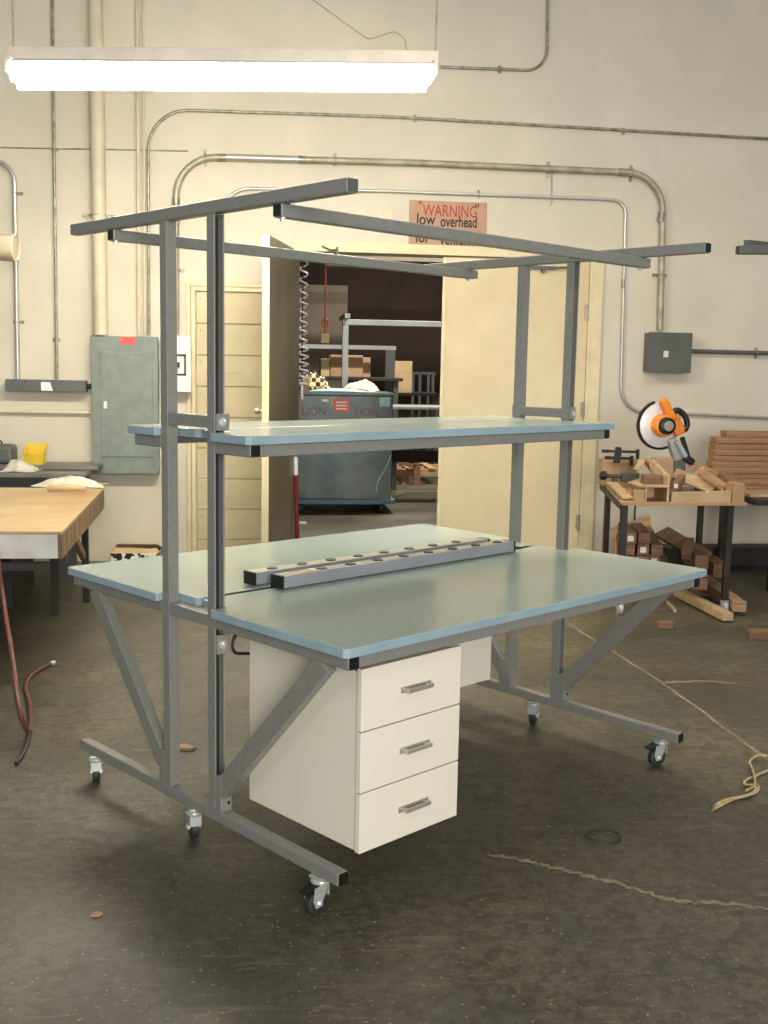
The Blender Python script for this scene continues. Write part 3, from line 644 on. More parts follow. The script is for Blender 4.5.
for s_ in (-1, 1): b.hexa([(bx+s_*w_*.8, by-dd, bz), (bx+s_*(w_*.8-.008), by-dd, bz), (bx+s_*(w_*.8-.008), by+dd, bz), (bx+s_*w_*.8, by+dd, bz), (bx+s_*w_, by-dd-.02, bz+.08), (bx+s_*(w_-.008), by-dd-.02, bz+.08), (bx+s_*(w_-.008), by+dd, bz+hh), (bx+s_*w_, by+dd, bz+hh)])
b.build('bin_body', M['yellow'], t, bevel=.002)
b = MB(); b.tube([(bx-w_, by-dd-.02, bz+.078), (bx+w_, by-dd-.02, bz+.078)], .006, 8); b.build('bin_lip', M['yellow'], t)
c = W(20, 474, 7.9); rag('rag', 'pale crumpled rag left of the yellow bin on the dark bench', 'rag', (c.x, 7.9, BZ), .24, .2, .085, M['cloth'], 9)
# grey tool case at left edge
c = W(5, 468, 8.15)
t = thing('tool_case', 'grey rounded tool case at the left edge on the dark bench', 'case', (c.x, 8.2, BZ+.031))
b = MB(); b.box((c.x-.22, 8.1, BZ+.031), (c.x+.065, 8.3, BZ+.17)); b.build('case_body', M['boxgrey'], t, bevel=.03)
b = MB(); b.tube(fillet([(c.x-.12, 8.2, BZ+.168), (c.x-.12, 8.2, BZ+.195), (c.x-.03, 8.2, BZ+.195), (c.x-.03, 8.2, BZ+.168)], .012), .006, 8); b.build('case_handle', M['black'], t)
# printed carton on floor
c0, c1 = FL(113, 560), FL(160, 560)
t = thing('carton', 'low open carton with black and white print on the floor by the wall', 'box', ((c0.x+c1.x)/2, 8.2, 0))
b = MB(); bx0, bx1, by0, by1, bh = c0.x+.03, c1.x+.03, 8.08, 8.34, .115
for q in (((bx0, by0, 0), (bx1, by0+.006, bh)), ((bx0, by1-.006, 0), (bx1, by1, bh)), ((bx0, by0, 0), (bx0+.006, by1, bh)), ((bx1-.006, by0, 0), (bx1, by1, bh)), ((bx0, by0, 0), (bx1, by1, .006))): b.box(*q)
b.build('box_body', M['print'], t)
b = MB(); b.hexa([(bx0, by0, bh), (bx1, by0, bh), (bx1, by0+.003, bh), (bx0, by0+.003, bh), (bx0+.02, by0+.09, bh+.03), (bx1-.02, by0+.09, bh+.02), (bx1-.02, by0+.093, bh+.02), (bx0+.02, by0+.093, bh+.03)]); b.hexa([(bx0, by1-.003, bh), (bx1, by1-.003, bh), (bx1, by1, bh), (bx0, by1, bh), (bx0+.03, by1-.1, bh+.045), (bx1-.03, by1-.09, bh+.04), (bx1-.03, by1-.087, bh+.04), (bx0+.03, by1-.097, bh+.045)]); b.build('box_flap', M['cardpale'], t)
# canister lamp at left edge
cy = 7.5; c = W(8, 248, cy)
t = thing('wall_spotlight', 'beige cylindrical spotlight at the left edge reaching out from the wall', 'lamp', (c.x, cy, c.z))
b = MB(); b.lathe((c.x-.17, cy, c.z), (1, -.12, 0), [(0, .055), (.05, .075), (.17, .088), (.225, .09), (.232, .08), (.22, .076)], 24); b.build('lamp_body', M['canister'], t, smooth=True)
b = MB(); b.tube(fillet([(c.x-.16, cy, c.z), (c.x-.34, cy+.05, c.z+.05), (c.x-.34, WY, c.z+.05)], .06), .018, 10); b.lathe((c.x-.34, WY-.001, c.z+.05), (0, -1, 0), [(0, .06), (.015, .055), (.02, .02)], 16); b.build('wall_arm', M['galv'], t, smooth=True)
# hose at the left
hp = [W(6, 470, 5.0)+Vector((0, .0, 0)), W(8, 590, 4.9), W(13, 660, 4.7), FL(18, 708, .16), FL(27, 733, .03), FL(31, 728, .012), FL(30, 700, .012), FL(24, 690, .012), FL(29, 675, .012), FL(50, 664, .012)]
b = MB()
def smoothp(p, it=3):
    for _ in range(it):
        q = [p[0]]
        for a_, b_ in zip(p, p[1:]): q += [a_*.75+b_*.25, a_*.25+b_*.75]
        p = q+[p[-1]]
    return p
HS = thing('air_hose', 'reddish brown rubber hose hanging at the left edge and looping on the floor', 'hose', (hp[5].x, hp[5].y, 0))
hp[1] = W(3, 600, A.y-.05); hp[0] = Vector((W(-6, 500, A.y-.05).x, A.y-.05, TZ+.0)); hp.insert(0, Vector((hp[0].x-.12, A.y+.06, TZ+.05))); hp.insert(0, Vector((hp[0].x-.3, A.y+.45, TZ+.015)))
b.tube(smoothp(hp), .011, 10); b.build('hose_line', M['hose'], HS, smooth=True)
c = FL(50, 664, .012); dr = (c-FL(44, 666, .012)).normalized(); MB().cyl(c, c+dr*.03, .013, 12).build('hose_fitting', M['chrome'], HS)
tl = smoothp([FL(29, 734, .013), FL(27, 745, .009), FL(22, 756, .009), FL(16, 764, .009)]); MB().tube(tl, .009, 8).build('hose_tail', M['wire'], HS, smooth=True)

# ================================================================== DOORWAY THINGS
# striped pole
p = W(296, 457, 8.2)
t = thing('marker_pole', 'slim red pole with a white top standing in the doorway by the open door', 'pole', (p.x+.02, 8.2, 0))
zz = W(296, 475, 8.2).z
MB().cyl((p.x+.02, 8.2, 0), (p.x, 8.2, zz), .017, 12).build('red_shaft', M['darkred'], t, smooth=True)
MB().cyl((p.x, 8.2, zz), (p.x-.001, 8.2, p.z), .017, 12).build('white_tip', M['white'], t, smooth=True)
# coiled air hose
cy = 9.2; p0, p1 = W(303, 250, cy), W(303, 392, cy); b = MB(); pts = []; n = 15*14; zA, zB = 2.55, p1.z+.06
for i in range(n+1):
    s = i/n; tw = (13+3*s*s)*s*2*pi; zc = zA+(zB-zA)*(s if s < .7 else s); r = .034+.012*(s > .75)
    pts.append((p0.x+.006+r*cos(tw), cy+r*sin(tw), zc))
b.tube(pts, .008, 6); t = thing('coiled_hose', 'white coiled air hose hanging in the doorway beside the open door', 'hose', (p0.x, cy, zB)); b.build('hose_coil', M['cool'], t, smooth=True)
b = MB(); b.tube([(p0.x, cy, 4.4), (p0.x, cy, 1.33)], .006, 6); b.build('core_cable', M['wire'], t)
b = MB(); b.cyl((p0.x, cy, zB-.12), (p0.x, cy, zB+.01), .016, 10); b.cyl((p0.x-.03, cy, zB+.0), (p0.x+.05, cy, zB+.0), .01, 8); b.build('coupler', M['chrome'], t)
# pendant switch
cy = 10.5; q0 = W(325, 262, cy); q1 = W(325, 334, cy); q2 = W(325, 343, cy)
t = thing('pendant_outlet', 'pale square outlet box hanging on an orange cord behind the doorway', 'outlet', (q1.x, cy, q2.z))
MB().tube([(q0.x, cy, 4.4), (q1.x, cy, q1.z)], .008, 8).build('cord', M['redcord'], t)
zc = W(325, 323, cy).z; b = MB(); b.tube([(q1.x+.028*cos(a), cy, zc+.04*sin(a)) for a in [k*pi/8 for k in range(16)]], .007, 6, closed=True); b.build('cord_loop', M['redcord'], t)
MB().box((q1.x-.04, cy-.03, q2.z), (q1.x+.04, cy+.03, q1.z)).build('outlet_box', M['cardpale'], t, bevel=.005)
# big steel job box
jy = 11.2; p, q = W(290, 394, jy), W(391, 500, jy)
TB = thing('job_box', 'large blue-grey steel job box on a low dolly behind the doorway', 'tool chest', ((p.x+q.x)/2, jy+.4, 0))
jz0, jz1 = .15, W(391, 393, jy).z
b = MB(); b.box((p.x, jy, jz0), (q.x, jy+.75, jz1-.035)); b.build('chest_body', M['teal'], TB, bevel=.006)
b = MB(); b.box((p.x-.01, jy-.012, jz1-.033), (q.x+.01, jy+.76, jz1)); b.build('chest_lid', M['teal'], TB, bevel=.006)
b = MB(); b.box((p.x-.03, jy-.04, .10), (q.x+.04, jy+.79, .15)); dl = b.build('dolly_frame', M['blue'], TB, bevel=.004)
for x in (p.x+.12, q.x-.10):
    for y in (jy+.06, jy+.68):
        b = MB(); b.lathe((x-.02, y, .05), (1, 0, 0), [(0, .03), (.004, .05), (.036, .05), (.04, .03)], 20); b.box((x-.03, y-.02, .08), (x+.03, y+.02, .1)); b.build('wheel', M['rubber'], dl)
lx = lambda px: W(px, 400, jy-.002).x
lzf = lambda py: W(340, py, jy-.002).z
MB().box((lx(334), jy-.004, lzf(412)), (lx(349), jy, lzf(399))).build('red_label', M['label_red'], TB)
for k in range(3): MB().box((lx(336), jy-.0055, lzf(403.0+k*3.2)), (lx(347), jy-.004, lzf(401.6+k*3.2))).build('label_line', M['white'], TB)
MB().box((lx(379.5), jy-.004, lzf(406)), (lx(391)-.01, jy, lzf(396.5))).build('blue_label', M['label_blue'], TB)
MB().box((lx(322), jy-.004, lzf(402)), (lx(328.5), jy, lzf(399.5))).build('white_label', M['white'], TB)
MB().box((lx(331), jy-.003, lzf(406)), (lx(333.5), jy, lzf(397.5))).build('pale_label', M['cardpale'], TB)
for px in (301.5, 354.5): writing('stencilled_word', 'LION', .115, (lx(px), jy-.001, lzf(415.5)), M['darkred'], TB, sx=.95, bold=.0)
for px, py in ((301.5, 470), (354.5, 468)): writing('stencilled_word', 'LION', .11, (lx(px), jy-.001, lzf(py)), M['boxgrey'], TB, sx=.95, bold=.0)
b = MB(); sp = [W(391, 455, jy-.012), W(385, 470, jy-.012), W(378, 480, jy-.012), W(376, 492, jy-.012)]; b.tube(smoothp(sp), .006, 6); b.build('string_end', M['tealcloth'], TB)
# on top of it
c = W(318, 390, jy+.3)
rag('plaid_shirt', 'cream and black plaid shirt heaped on the left of the job box', 'shirt', (W(316, 390, jy+.3).x, jy+.48, jz1), .32, .36, .24, M['plaid'], 5)
rag('plastic_sheet', 'pale teal plastic sheet spread thin over the job box lid', 'sheet', (W(338, 390, jy+.2).x, jy+.14, jz1), .62, .18, .03, M['tealcloth'], 8, rz=0)
rag('cloth_bundle', 'bundled cream cloth on the right half of the job box lid', 'cloth', (W(362, 390, jy+.3).x, jy+.45, jz1), .36, .3, .13, M['cloth'], 15)
c = W(306, 390, jy+.05); 
t = thing('tape_roll_box', 'small yellow box on a pale block at the left of the job box', 'box', (c.x, jy+.07, jz1+.03))
MB().box((c.x-.035, jy+.03, jz1+.002), (c.x+.035, jy+.08, jz1+.085)).build('lower_block', M['card'], t)
MB().box((c.x-.035, jy+.03, jz1+.085), (c.x+.04, jy+.085, jz1+.165)).build('yellow_top', M['yellow'], t)
# frames standing in the back room
def frame_rack(name, label, y, pxs, top, bottomz, r, m, extra=None):
    t = thing(name, label, 'rack', (W(pxs[0], 350, y).x, y, 0))
    return t
y = 12.6; p = W(345, 325, y)
t = thing('bench_frame', 'tall pale grey steel bench frame behind the job box', 'frame', (p.x, y, 0))
MB().box((p.x-.03, y-.03, 0), (p.x+.04, y+.03, p.z)).build('post', M['rackgrey'], t, bevel=.004)
MB().box((p.x+2.6, y-.03, 0), (p.x+2.67, y+.03, p.z)).build('post', M['rackgrey'], t, bevel=.004)
MB().box((p.x-.03, y-.03, p.z-.0), (p.x+2.7, y+.03, p.z+.065)).build('top_rail', M['rackgrey'], t, bevel=.004)
b = MB(); b.bar((p.x, y-.35, p.z+.09), (p.x, y+.5, p.z+.09), .06, .05); b.build('cross_beam', M['rackgrey'], t)
y = 13.6; p = W(300, 347, y); q = W(391, 350, y)
t = thing('work_table', 'dark bench with low overhead bar and cartons on it in the back room', 'table', (q.x, y, 0))
MB().box((p.x-.4, y-.03, q.z+.0), (q.x+.06, y+.03, q.z+.05)).build('overhead_bar', M['rackgrey'], t)
tzp = W(360, 378, y).z
MB().box((q.x-.07, y-.04, 0), (q.x+.05, y+.04, q.z)).build('post', M['rackdark'], t)
MB().box((p.x-.4, y-.03, 0), (p.x-.33, y+.03, q.z)).build('post', M['rackdark'], t)
MB().box((p.x-.4, y-.3, tzp-.03), (W(400, 378, y).x, y+.6, tzp+.01)).build('table_top', M['darksteel'], t, bevel=.003)
MB().box((W(396, 380, y).x-.06, y-.25, 0), (W(396, 380, y).x, y-.19, tzp-.03)).build('leg', M['rackdark'], t)
MB().box((p.x-.3, y-.25, 0), (p.x-.24, y-.19, tzp-.03)).build('leg', M['rackdark'], t)
y2 = 13.75; c0, c1 = W(324, 375, y2), W(370, 354, y2)
def carton(label, x0, x1, y0, y1, z0, z1, m, taped=True):
    t = thing('carton', label, 'box', ((x0+x1)/2, (y0+y1)/2, z0))
    MB().box((x0, y0, z0), (x1, y1, z1)).build('box_body', m, t, bevel=.004)
    if taped: MB().box(((x0+x1)/2-.03, y0-.002, z0+.02), ((x0+x1)/2+.03, y0, z1)).build('tape', M['cardpale'], t)
    return t
carton('wide brown carton on the dark bench in the back room', c0.x+.08, W(363, 360, y2).x, y2, y2+.4, tzp+.012, W(340, 355, y2).z, M['card'])
carton('narrow pale carton at the left end of the dark back bench', c0.x-.04, c0.x+.075, y2+.02, y2+.35, tzp+.012, W(340, 359, y2).z, M['cardpale'], False)
carton('narrow brown carton right of the wide one on the back bench', W(363.5, 360, y2).x, W(371, 360, y2).x, y2+.05, y2+.4, tzp+.012, W(340, 357, y2).z, M['card'], False)
y3 = 15.3
st = thing('low_stand', 'low dark stand carrying the pale tall carton in the back room', 'stand', (W(404, 400, y3).x, y3+.25, 0))
zz = W(404, 393, y3).z; MB().box((W(386, 380, y3).x, y3-.05, zz-.04), (W(440, 380, y3).x, y3+.6, zz)).build('stand_top', M['darksteel'], st)
for px in (388, 437):
    for yy in (y3, y3+.5): x_ = W(px, 400, y3).x; MB().box((x_-.03, yy-.02, 0), (x_+.03, yy+.02, zz-.04)).build('leg', M['rackdark'], st)
carton('tall pale carton on the low stand right of the dark post', W(391, 380, y3).x, W(412, 380, y3).x, y3, y3+.4, zz+.001, W(400, 361, y3).z, M['cardpale'])
# tan paper sack leaning beside it -> small crate
# blue-grey open railing
y4 = 16.2; t = thing('open_rack', 'open blue-grey barred rack at the right of the back room', 'rack', (W(425, 400, y4).x, y4, 0))
for px in (413, 420, 428.5, 433): p = W(px, 373, y4); MB().box((p.x-.02, y4-.02, 0), (p.x+.02, y4+.02, p.z)).build('bar', M['rackdark'], t)
for py in (373, 393): p = W(412, py, y4); q = W(434, py, y4); MB().box((p.x-.02, y4-.025, p.z-.02), (q.x+.02, y4+.025, p.z+.02)).build('cross_rail', M['rackdark'], t)
# grey topped bench right
y5 = 12.0; z5 = W(415, 407, y5).z; t = thing('grey_bench', 'grey topped bench partly hidden by the closed door leaf', 'bench', (2.0, y5+.4, 0))
MB().box((1.43, y5, z5-.03), (2.9, y5+.8, z5)).build('bench_top', M['rackgrey'], t, bevel=.004)
for x_ in (1.47, 2.85):
    for yy in (y5+.06, y5+.72): MB().box((x_-.025, yy-.025, 0), (x_+.025, yy+.025, z5-.03)).build('leg', M['rackdark'], t)
MB().box((1.49, y5+.64, .42), (2.83, y5+.66, .56)).build('back_panel', M['dark_wall'], t)
# timber pallet
y6 = 14.1; z6 = W(412, 477, y6).z
t = thing('timber_pallet', 'orange timber pallet on the floor of the back room', 'pallet', (2.1, y6+.3, 0))
for yy in (y6, y6+.35, y6+.7): MB().box((W(390, 477, y6).x, yy, .11), (3.0, yy+.09, .20)).build('bearer', M['wood'], t)
for x_ in (1.95, 2.25, 2.6): MB().box((x_, y6-.02, .20), (x_+.1, y6+.8, .222)).build('deck_board', M['wood'], t)
for x_ in (1.9, 2.5): MB().box((x_, y6-.0, 0), (x_+.1, y6+.79, .11)).build('skid', M['wood'], t)
t = MB(); p = W(412, 464, y6+.0); t.bar((p.x-.3, y6-.10, .34), (p.x+.02, y6-.10, .24), .07, .05); t.bar((p.x+.05, y6-.10, .0), (p.x+.05, y6-.1, .29), .09, .07); tag(t.build('timber_offcut', M['wood2']), 'brown timber offcut leaning on the pallet in the back room', 'timber')
b = MB(); c = FL(400, 496); b.box((c.x-.03, c.y-.02, 0), (c.x+.03, c.y+.02, .035)); b.bar((c.x-.05, c.y-.03, .012), (c.x+.0, c.y+.02, .03), .02, .02); tag(b.build('litter_scrap', M['cardpale']), 'small pale scrap on the floor beyond the doorway right of the job box', 'scrap')
b = MB(); c = FL(301, 524); b.bar((c.x-.03, c.y, .012), (c.x+.05, c.y-.02, .012), .04, .02); tag(b.build('paper_scrap', M['white']), 'white crumpled scrap on the floor right beside the red pole', 'scrap')
for (x_, y_, l_) in ((.35, 12.4, .9), (1.5, 13.4, 1.1), (2.5, 12.6, 1.0)):
    b = MB(); b.bar((x_, y_, 3.42), (x_+l_, y_+.25, 3.30), .12, .02, roll=.3); b.box((x_+.1, y_, 3.42), (x_+.12, y_+.02, 4.4)); b.box((x_+l_-.12, y_+.2, 3.3), (x_+l_-.1, y_+.22, 4.4))
    tag(b.build('hanging_panel', M['grey_part']), {.35: 'grey panel hung under the dark roof, nearest the open door leaf', 1.5: 'grey panel hung under the dark roof above the tall bench frame', 2.5: 'grey panel hung under the dark roof beside the closed door leaf'}[x_], 'panel')
# pale ceiling lamp in back room, unlit
b = MB(); b.box((.55, 11.6, 3.26), (1.2, 11.9, 3.36)); b.box((.9, 11.74, 3.36), (.92, 11.76, 4.4)); tag(b.build('reflector_hood', M['rackgrey'], bevel=.01), 'pale grey hood under the dark ceiling of the back room', 'hood')
b = MB(); b.tube([(.9, 14.6, 2.86), (3.3, 14.6, 2.86)], .05, 12); b.tube([(1.1, 14.6, 2.9), (1.1, 14.6, 4.4)], .02, 8); b.tube([(3.1, 14.6, 2.9), (3.1, 14.6, 4.4)], .02, 8); tag(b.build('ceiling_duct', M['grey_part'], smooth=True), 'grey round duct hung level under the back room ceiling', 'duct')

# ================================================================== SAW TABLE
SZ = .72
def SP(px, py, dz=0): return FL(px, py, SZ+dz)
c0, c1, c2, c3 = SP(623, 501), SP(752, 501), SP(744, 470), SP(596, 476)
y0s = 6.42
ST = thing('saw_table', 'plywood topped steel shop table covered with wood offcuts and a saw', 'table', (2.65, 6.9, 0))
TX0, TX1 = 2.24, 3.05; TY0, TY1 = 6.40, 7.75
def skx(x, y): return x + (y-TY0)*.22
b = MB(); b.hexa([(TX0, TY0, SZ-.02), (TX1, TY0, SZ-.02), (skx(TX1, TY1)-.02, TY1, SZ-.02), (skx(TX0, TY1), TY1, SZ-.02), (TX0, TY0, SZ), (TX1, TY0, SZ), (skx(TX1, TY1)-.02, TY1, SZ), (skx(TX0, TY1), TY1, SZ)])
b.build('table_top', M['ply'], ST, bevel=.002)
for (x, y) in ((TX0+.03, TY0+.05), (TX1-.09, TY0+.05), (skx(TX0, TY1)+.04, TY1-.06), (W(699, 540, TY1-.06).x, TY1-.06)):
    b = MB(); b.box((x-.019, y-.019, .085), (x+.019, y+.019, SZ-.02)); lg = b.build('leg', M['darksteel'], ST)
    b = MB(); b.lathe((x-.015, y, .04), (1, 0, 0), [(0, .02), (.003, .04), (.027, .04), (.03, .02)], 20); b.box((x-.022, y-.015, .04), (x-.018, y+.015, .086)); b.box((x+.018, y-.015, .04), (x+.022, y+.015, .086)); b.box((x-.022, y-.02, .082), (x+.022, y+.02, .088)); b.build('caster', M['chrome'], lg)
b = MB(); b.bar((skx(TX0, TY1)+.04, TY1-.06, SZ-.04), (skx(TX1, TY1)-.02, TY1-.06, SZ-.04), .04, .04); b.bar((TX0+.03, TY0+.05, SZ-.04), (TX0+.03+.26, TY1-.06, SZ-.04), .04, .04); b.build('table_rail', M['darksteel'], ST)
# front fence board and end block fixed to the top
b = MB(); p, q = FL(671, 497, SZ+.03), FL(741, 494, SZ+.03); b.hexa([(p.x, TY0+.02, SZ), (2.95, TY0+.02, SZ), (2.95, TY0+.06, SZ), (p.x, TY0+.06, SZ), (p.x, TY0+.02, SZ+.06), (2.95, TY0+.02, SZ+.07), (2.95, TY0+.06, SZ+.07), (p.x, TY0+.06, SZ+.06)]); b.build('front_fence', M['wood3'], ST, bevel=.002)
MB().box((2.955, TY0+.005, SZ), (3.03, TY0+.12, SZ+.12)).build('end_block', M['ply'], ST, bevel=.002)
# open-fronted box
t = thing('offcut_cubby', 'open fronted plywood box at the front of the saw table', 'box', (2.55, 6.5, SZ))
x0, x1 = W(645, 490, 6.43).x, W(669, 490, 6.43).x
b = MB(); zt_ = SZ+.09
b.box((x0, 6.425, SZ+.001), (x0+.012, 6.66, zt_)); b.box((x1-.012, 6.425, SZ+.001), (x1, 6.66, zt_+.07)); b.box((x0-.03, 6.425, zt_), (x1-.012, 6.66, zt_+.012)); b.box((x0, 6.648, SZ+.001), (x1, 6.66, zt_)); b.build('box_shell', M['wood3'], t, bevel=.001)
b = MB(); b.box((x0-.07, 6.422, SZ+.001), (x0-.005, 6.44, SZ+.075)); b.build('side_cheek', M['ply'], t)
def block(label, px, py, dz, l, w_, h, yaw, m, tilt=0, name='wood_offcut', roll=0, lab=False, group=None, end=None):
    c = SP(px, py, dz); d_ = Vector((cos(yaw)*cos(tilt), sin(yaw)*cos(tilt), sin(tilt)))
    b = MB(); b.bar(c-d_*l/2, c+d_*l/2, w_, h, roll=roll); o = b.build(name, m, bevel=.002)
    tag(o, label, 'wood offcut', group)
    if lab:
        b = MB(); s_ = d_ if d_.y < 0 else -d_; e_ = c+s_*(l/2+.001); b.bar(e_, e_+s_*.001, w_*.5, h*.6); b.build('white_tag', M['white'], o)
    return o
def solid(label, px0, px1, pyt, y, m, dep=.1, z0=SZ+.001, top_shift=0, name='wood_block'):
    a_, b_ = W(px0, pyt, y), W(px1, pyt, y); b = MB(); zt = a_.z
    b.hexa([(a_.x, y, z0), (b_.x, y, z0), (b_.x, y+dep, z0), (a_.x, y+dep, z0), (a_.x+top_shift, y, zt), (b_.x+top_shift, y, zt), (b_.x+top_shift, y+dep, zt), (a_.x+top_shift, y+dep, zt)])
    return tag(b.build(name, m, bevel=.003), label, 'wood block')
def stick(label, p0, p1, w_, h, m, name='wood_offcut', white=False, roll=0):
    a_, b_ = W(*p0), W(*p1); b = MB(); b.bar(a_, b_, w_, h, roll=roll); o = b.build(name, m, bevel=.002); tag(o, label, 'wood offcut')
    if white:
        d_ = (b_-a_).normalized(); b = MB(); b.bar(b_+d_*.0005, b_+d_*.002, w_*.55, h*.6, roll=roll); b.build('white_tag', M['white'], o)
    return o
solid('upright reddish wood block near the middle of the saw table', 657, 674, 458.5, 6.76, M['card'], .11)
solid('plywood box standing under the bar clamps at the left of the saw table', 603, 637, 459, 7.36, M['ply'], .10, name='plywood_block')
solid('low brown block supporting the sloping boards right of the saw', 700, 722, 480, 6.80, M['wood2'], .10)
solid('small reddish block with pale face on the open fronted box', 645, 663, 475, 6.5, M['wood2'], .08, z0=SZ+.104)
solid('dark brown block between the open box and the sloping sheet', 672, 690, 488, 6.60, M['wood2'], .09)
stick('thin pale wood sheet leaning down to the right behind the front fence', (674, 473, 6.84), (714, 489, 6.70), .11, .014, M['wood3'], roll=.5)
stick('pale orange board sloping down at the right of the saw table', (701, 471, 6.76), (727, 489, 6.60), .07, .035, M['wood'])
stick('short pale board leaning across the orange sloping board', (692, 480, 6.94), (704, 469, 6.94), .05, .03, M['wood3'])
stick('brown square-cut block lying at the far right of the saw table', (722, 475, 6.84), (735, 487, 6.72), .075, .06, M['wood2'])
stick('reddish brown piece with a white tag in the middle of the offcuts', (682, 478, 6.72), (676, 486, 6.52), .045, .05, M['wood2'], white=True)
stick('dark brown piece with a white tag leaning at the open box', (678, 489, 6.58), (671, 494, 6.47), .04, .045, M['wood2'], white=True)
stick('pale square stick lying behind the saw base on the right', (690, 463, 7.5), (724, 478, 7.25), .05, .04, M['wood'])
stick('long flat board lying along the left edge of the saw table', (612, 483, 7.1), (627.5, 498, 6.5), .07, .016, M['wood3'])
stick('left side of the small pale frame leaning beside the reddish block', (636, 470, 6.98), (644, 459, 6.98), .09, .014, M['cardpale'])
stick('right side of the small pale frame leaning beside the reddish block', (644, 459, 6.96), (655, 474, 6.96), .09, .014, M['wood3'])
stick('long thin pale stick rising behind the open box to the reddish block', (652, 463, 6.8), (668, 480, 6.55), .03, .05, M['wood3'])
stick('pale board lying flat across the back of the plywood box front', (634, 482, 6.78), (650, 485, 6.72), .16, .03, M['ply'])
# bar clamps at left
def clamp(label, px0, px1, py, y):
    a, b_ = W(px0, py, y), W(px1, py+1, y); t = thing('bar_clamp', label, 'clamp', ((a.x+b_.x)/2, y, a.z), 0)
    MB().bar(a, b_, .008, .018).build('clamp_bar', M['darksteel'], t)
    m_ = a.lerp(b_, .45); MB().box((m_.x-.02, y-.015, m_.z-.035), (m_.x+.02, y+.015, m_.z+.03)).build('sliding_jaw', M['darksteel'], t, bevel=.004)
    MB().box((b_.x-.012, y-.012, b_.z-.05), (b_.x+.008, y+.012, b_.z+.02)).build('fixed_jaw', M['darksteel'], t, bevel=.002)
    MB().cyl(a, a+Vector((-.0, 0, 0))+(b_-a).normalized()*.05, .012, 12).build('clamp_handle', M['darksteel'], t)
clamp('dark bar clamp lying highest at the left of the saw table', 602, 638, 451, 7.35)
clamp('dark bar clamp just below the topmost clamp on the saw table', 605, 632, 457.5, 7.33)
y = 7.22; a, b_ = W(604, 475.5, y), W(630, 477, y)
t = thing('pipe_clamp', 'dark pipe clamp with a round knob at the left corner of the saw table', 'clamp', (a.x, y, a.z))
MB().tube([a, b_], .014, 10).build('clamp_pipe', M['rackdark'], t, smooth=True)
MB().lathe(a-Vector((.03, 0, 0)), (1, 0, 0), [(0, .012), (.006, .03), (.04, .032), (.05, .014)], 16).build('clamp_knob', M['black'], t, smooth=True)
MB().box((b_.x-.06, y-.03, b_.z-.035), (b_.x+.06, y+.03, b_.z+.03)).build('clamp_head', M['boxgrey'], t, bevel=.008)
MB().box((b_.x-.12, y-.01, SZ+.001), (b_.x-.09, y+.03, b_.z)).build('clamp_foot', M['boxgrey'], t)

# mitre saw
sy = 7.05
SW = thing('miter_saw', 'orange and white miter saw with round blade guard raised on the saw table', 'miter saw', (2.82, sy, SZ))
def S(px, py, dy=0): return W(px, py, sy+dy)
ctr = S(660, 425); R_ = .164
ax = Vector((.12, -1, 0)).normalized(); ex = Vector((0, 0, 1)).cross(ax).normalized(); ez = Vector((0, 0, 1))
if ex.x < 0: ex = -ex
def arcshape(b, a0_, a1_, r0, r1, d0, d1, n=36):
    rings = []
    for i in range(n+1):
        a_ = a0_+(a1_-a0_)*i/n; cs = ex*cos(a_)+ez*sin(a_)
        rings.append([b.bm.verts.new(ctr+cs*r+ax*dd) for r, dd in ((r0, d0), (r1, d0), (r1, d1), (r0, d1))])
    for A_, B_ in zip(rings, rings[1:]):
        for k in range(4): b._f([A_[k], A_[(k+1) % 4], B_[(k+1) % 4], B_[k]])
    b._f(rings[0]); b._f(rings[-1][::-1]); return b
b = MB(); b.lathe(ctr-ax*.012, ax, [(0, .01), (0, R_-.012), (.003, R_-.008), (.02, R_-.012), (.032, R_*.72), (.036, R_*.4), (.036, .01)], 44); b.build('blade_guard', M['guard'], SW, smooth=True)
arcshape(MB(), radians(108), radians(292), R_-.010, R_+.004, -.014, .012).build('guard_rim', M['black'], SW)
arcshape(MB(), radians(-60), radians(100), R_-.03, R_-.012, -.004, -.001).build('saw_blade', M['chrome'], SW)
mc = S(659, 425); b = MB(); b.lathe(mc-ax*0, ax, [(0, .07), (.05, .078), (.09, .074), (.10, .06)], 28); b.build('motor_ring', M['orange'], SW, smooth=True)
mf = mc+ax*.10; b = MB(); b.lathe(mf, ax, [(0, .058), (.03, .055), (.036, .045)], 24); mo = b.build('motor_cap', M['black'], SW, smooth=True)
b = MB(); b.lathe(mf+ax*.034, ax, [(0, .036), (.006, .034), (.007, .01)], 20); b.build('cap_disc', M['nickel'], mo, smooth=True)
b = MB(); b.box(mf+ax*.041-ex*.009+ez*.006, mf+ax*.043+ex*.009-ez*.006); b.build('cap_badge', M['orange'], mo)
b = MB(); b.bar(S(662.5, 399, -.06), S(673, 420, -.06), .055, .06, upv=(0, 1, 0)); b.build('motor_housing', M['orange'], SW, bevel=.014)
b = MB(); b.bar(S(671, 416, -.03), S(680, 434, -.03), .08, .075, upv=(0, 1, 0)); b.bar(S(676, 431, -.03), S(684, 428, -.03), .06, .05, upv=(0, 1, 0)); b.build('arm_housing', M['orange'], SW, bevel=.012)
hpn = smoothp([S(673, 413, -.05), S(677, 409, -.05), S(685, 415, -.05), S(688, 425, -.05), S(684, 431, -.05)], 2); MB().tube(hpn, .02, 10).build('carry_handle', M['black'], SW, smooth=True)
b = MB(); b.bar(S(670, 438, 0), S(678, 460, 0), .06, .07, upv=(0, 1, 0)); b.build('pivot_arm', M['castalu'], SW, bevel=.01)
b = MB(); b.bar(S(677, 441, -.07), S(686, 457, -.07), .028, .03, upv=(0, 1, 0)); b.build('guide_rail', M['chrome'], SW, bevel=.006)
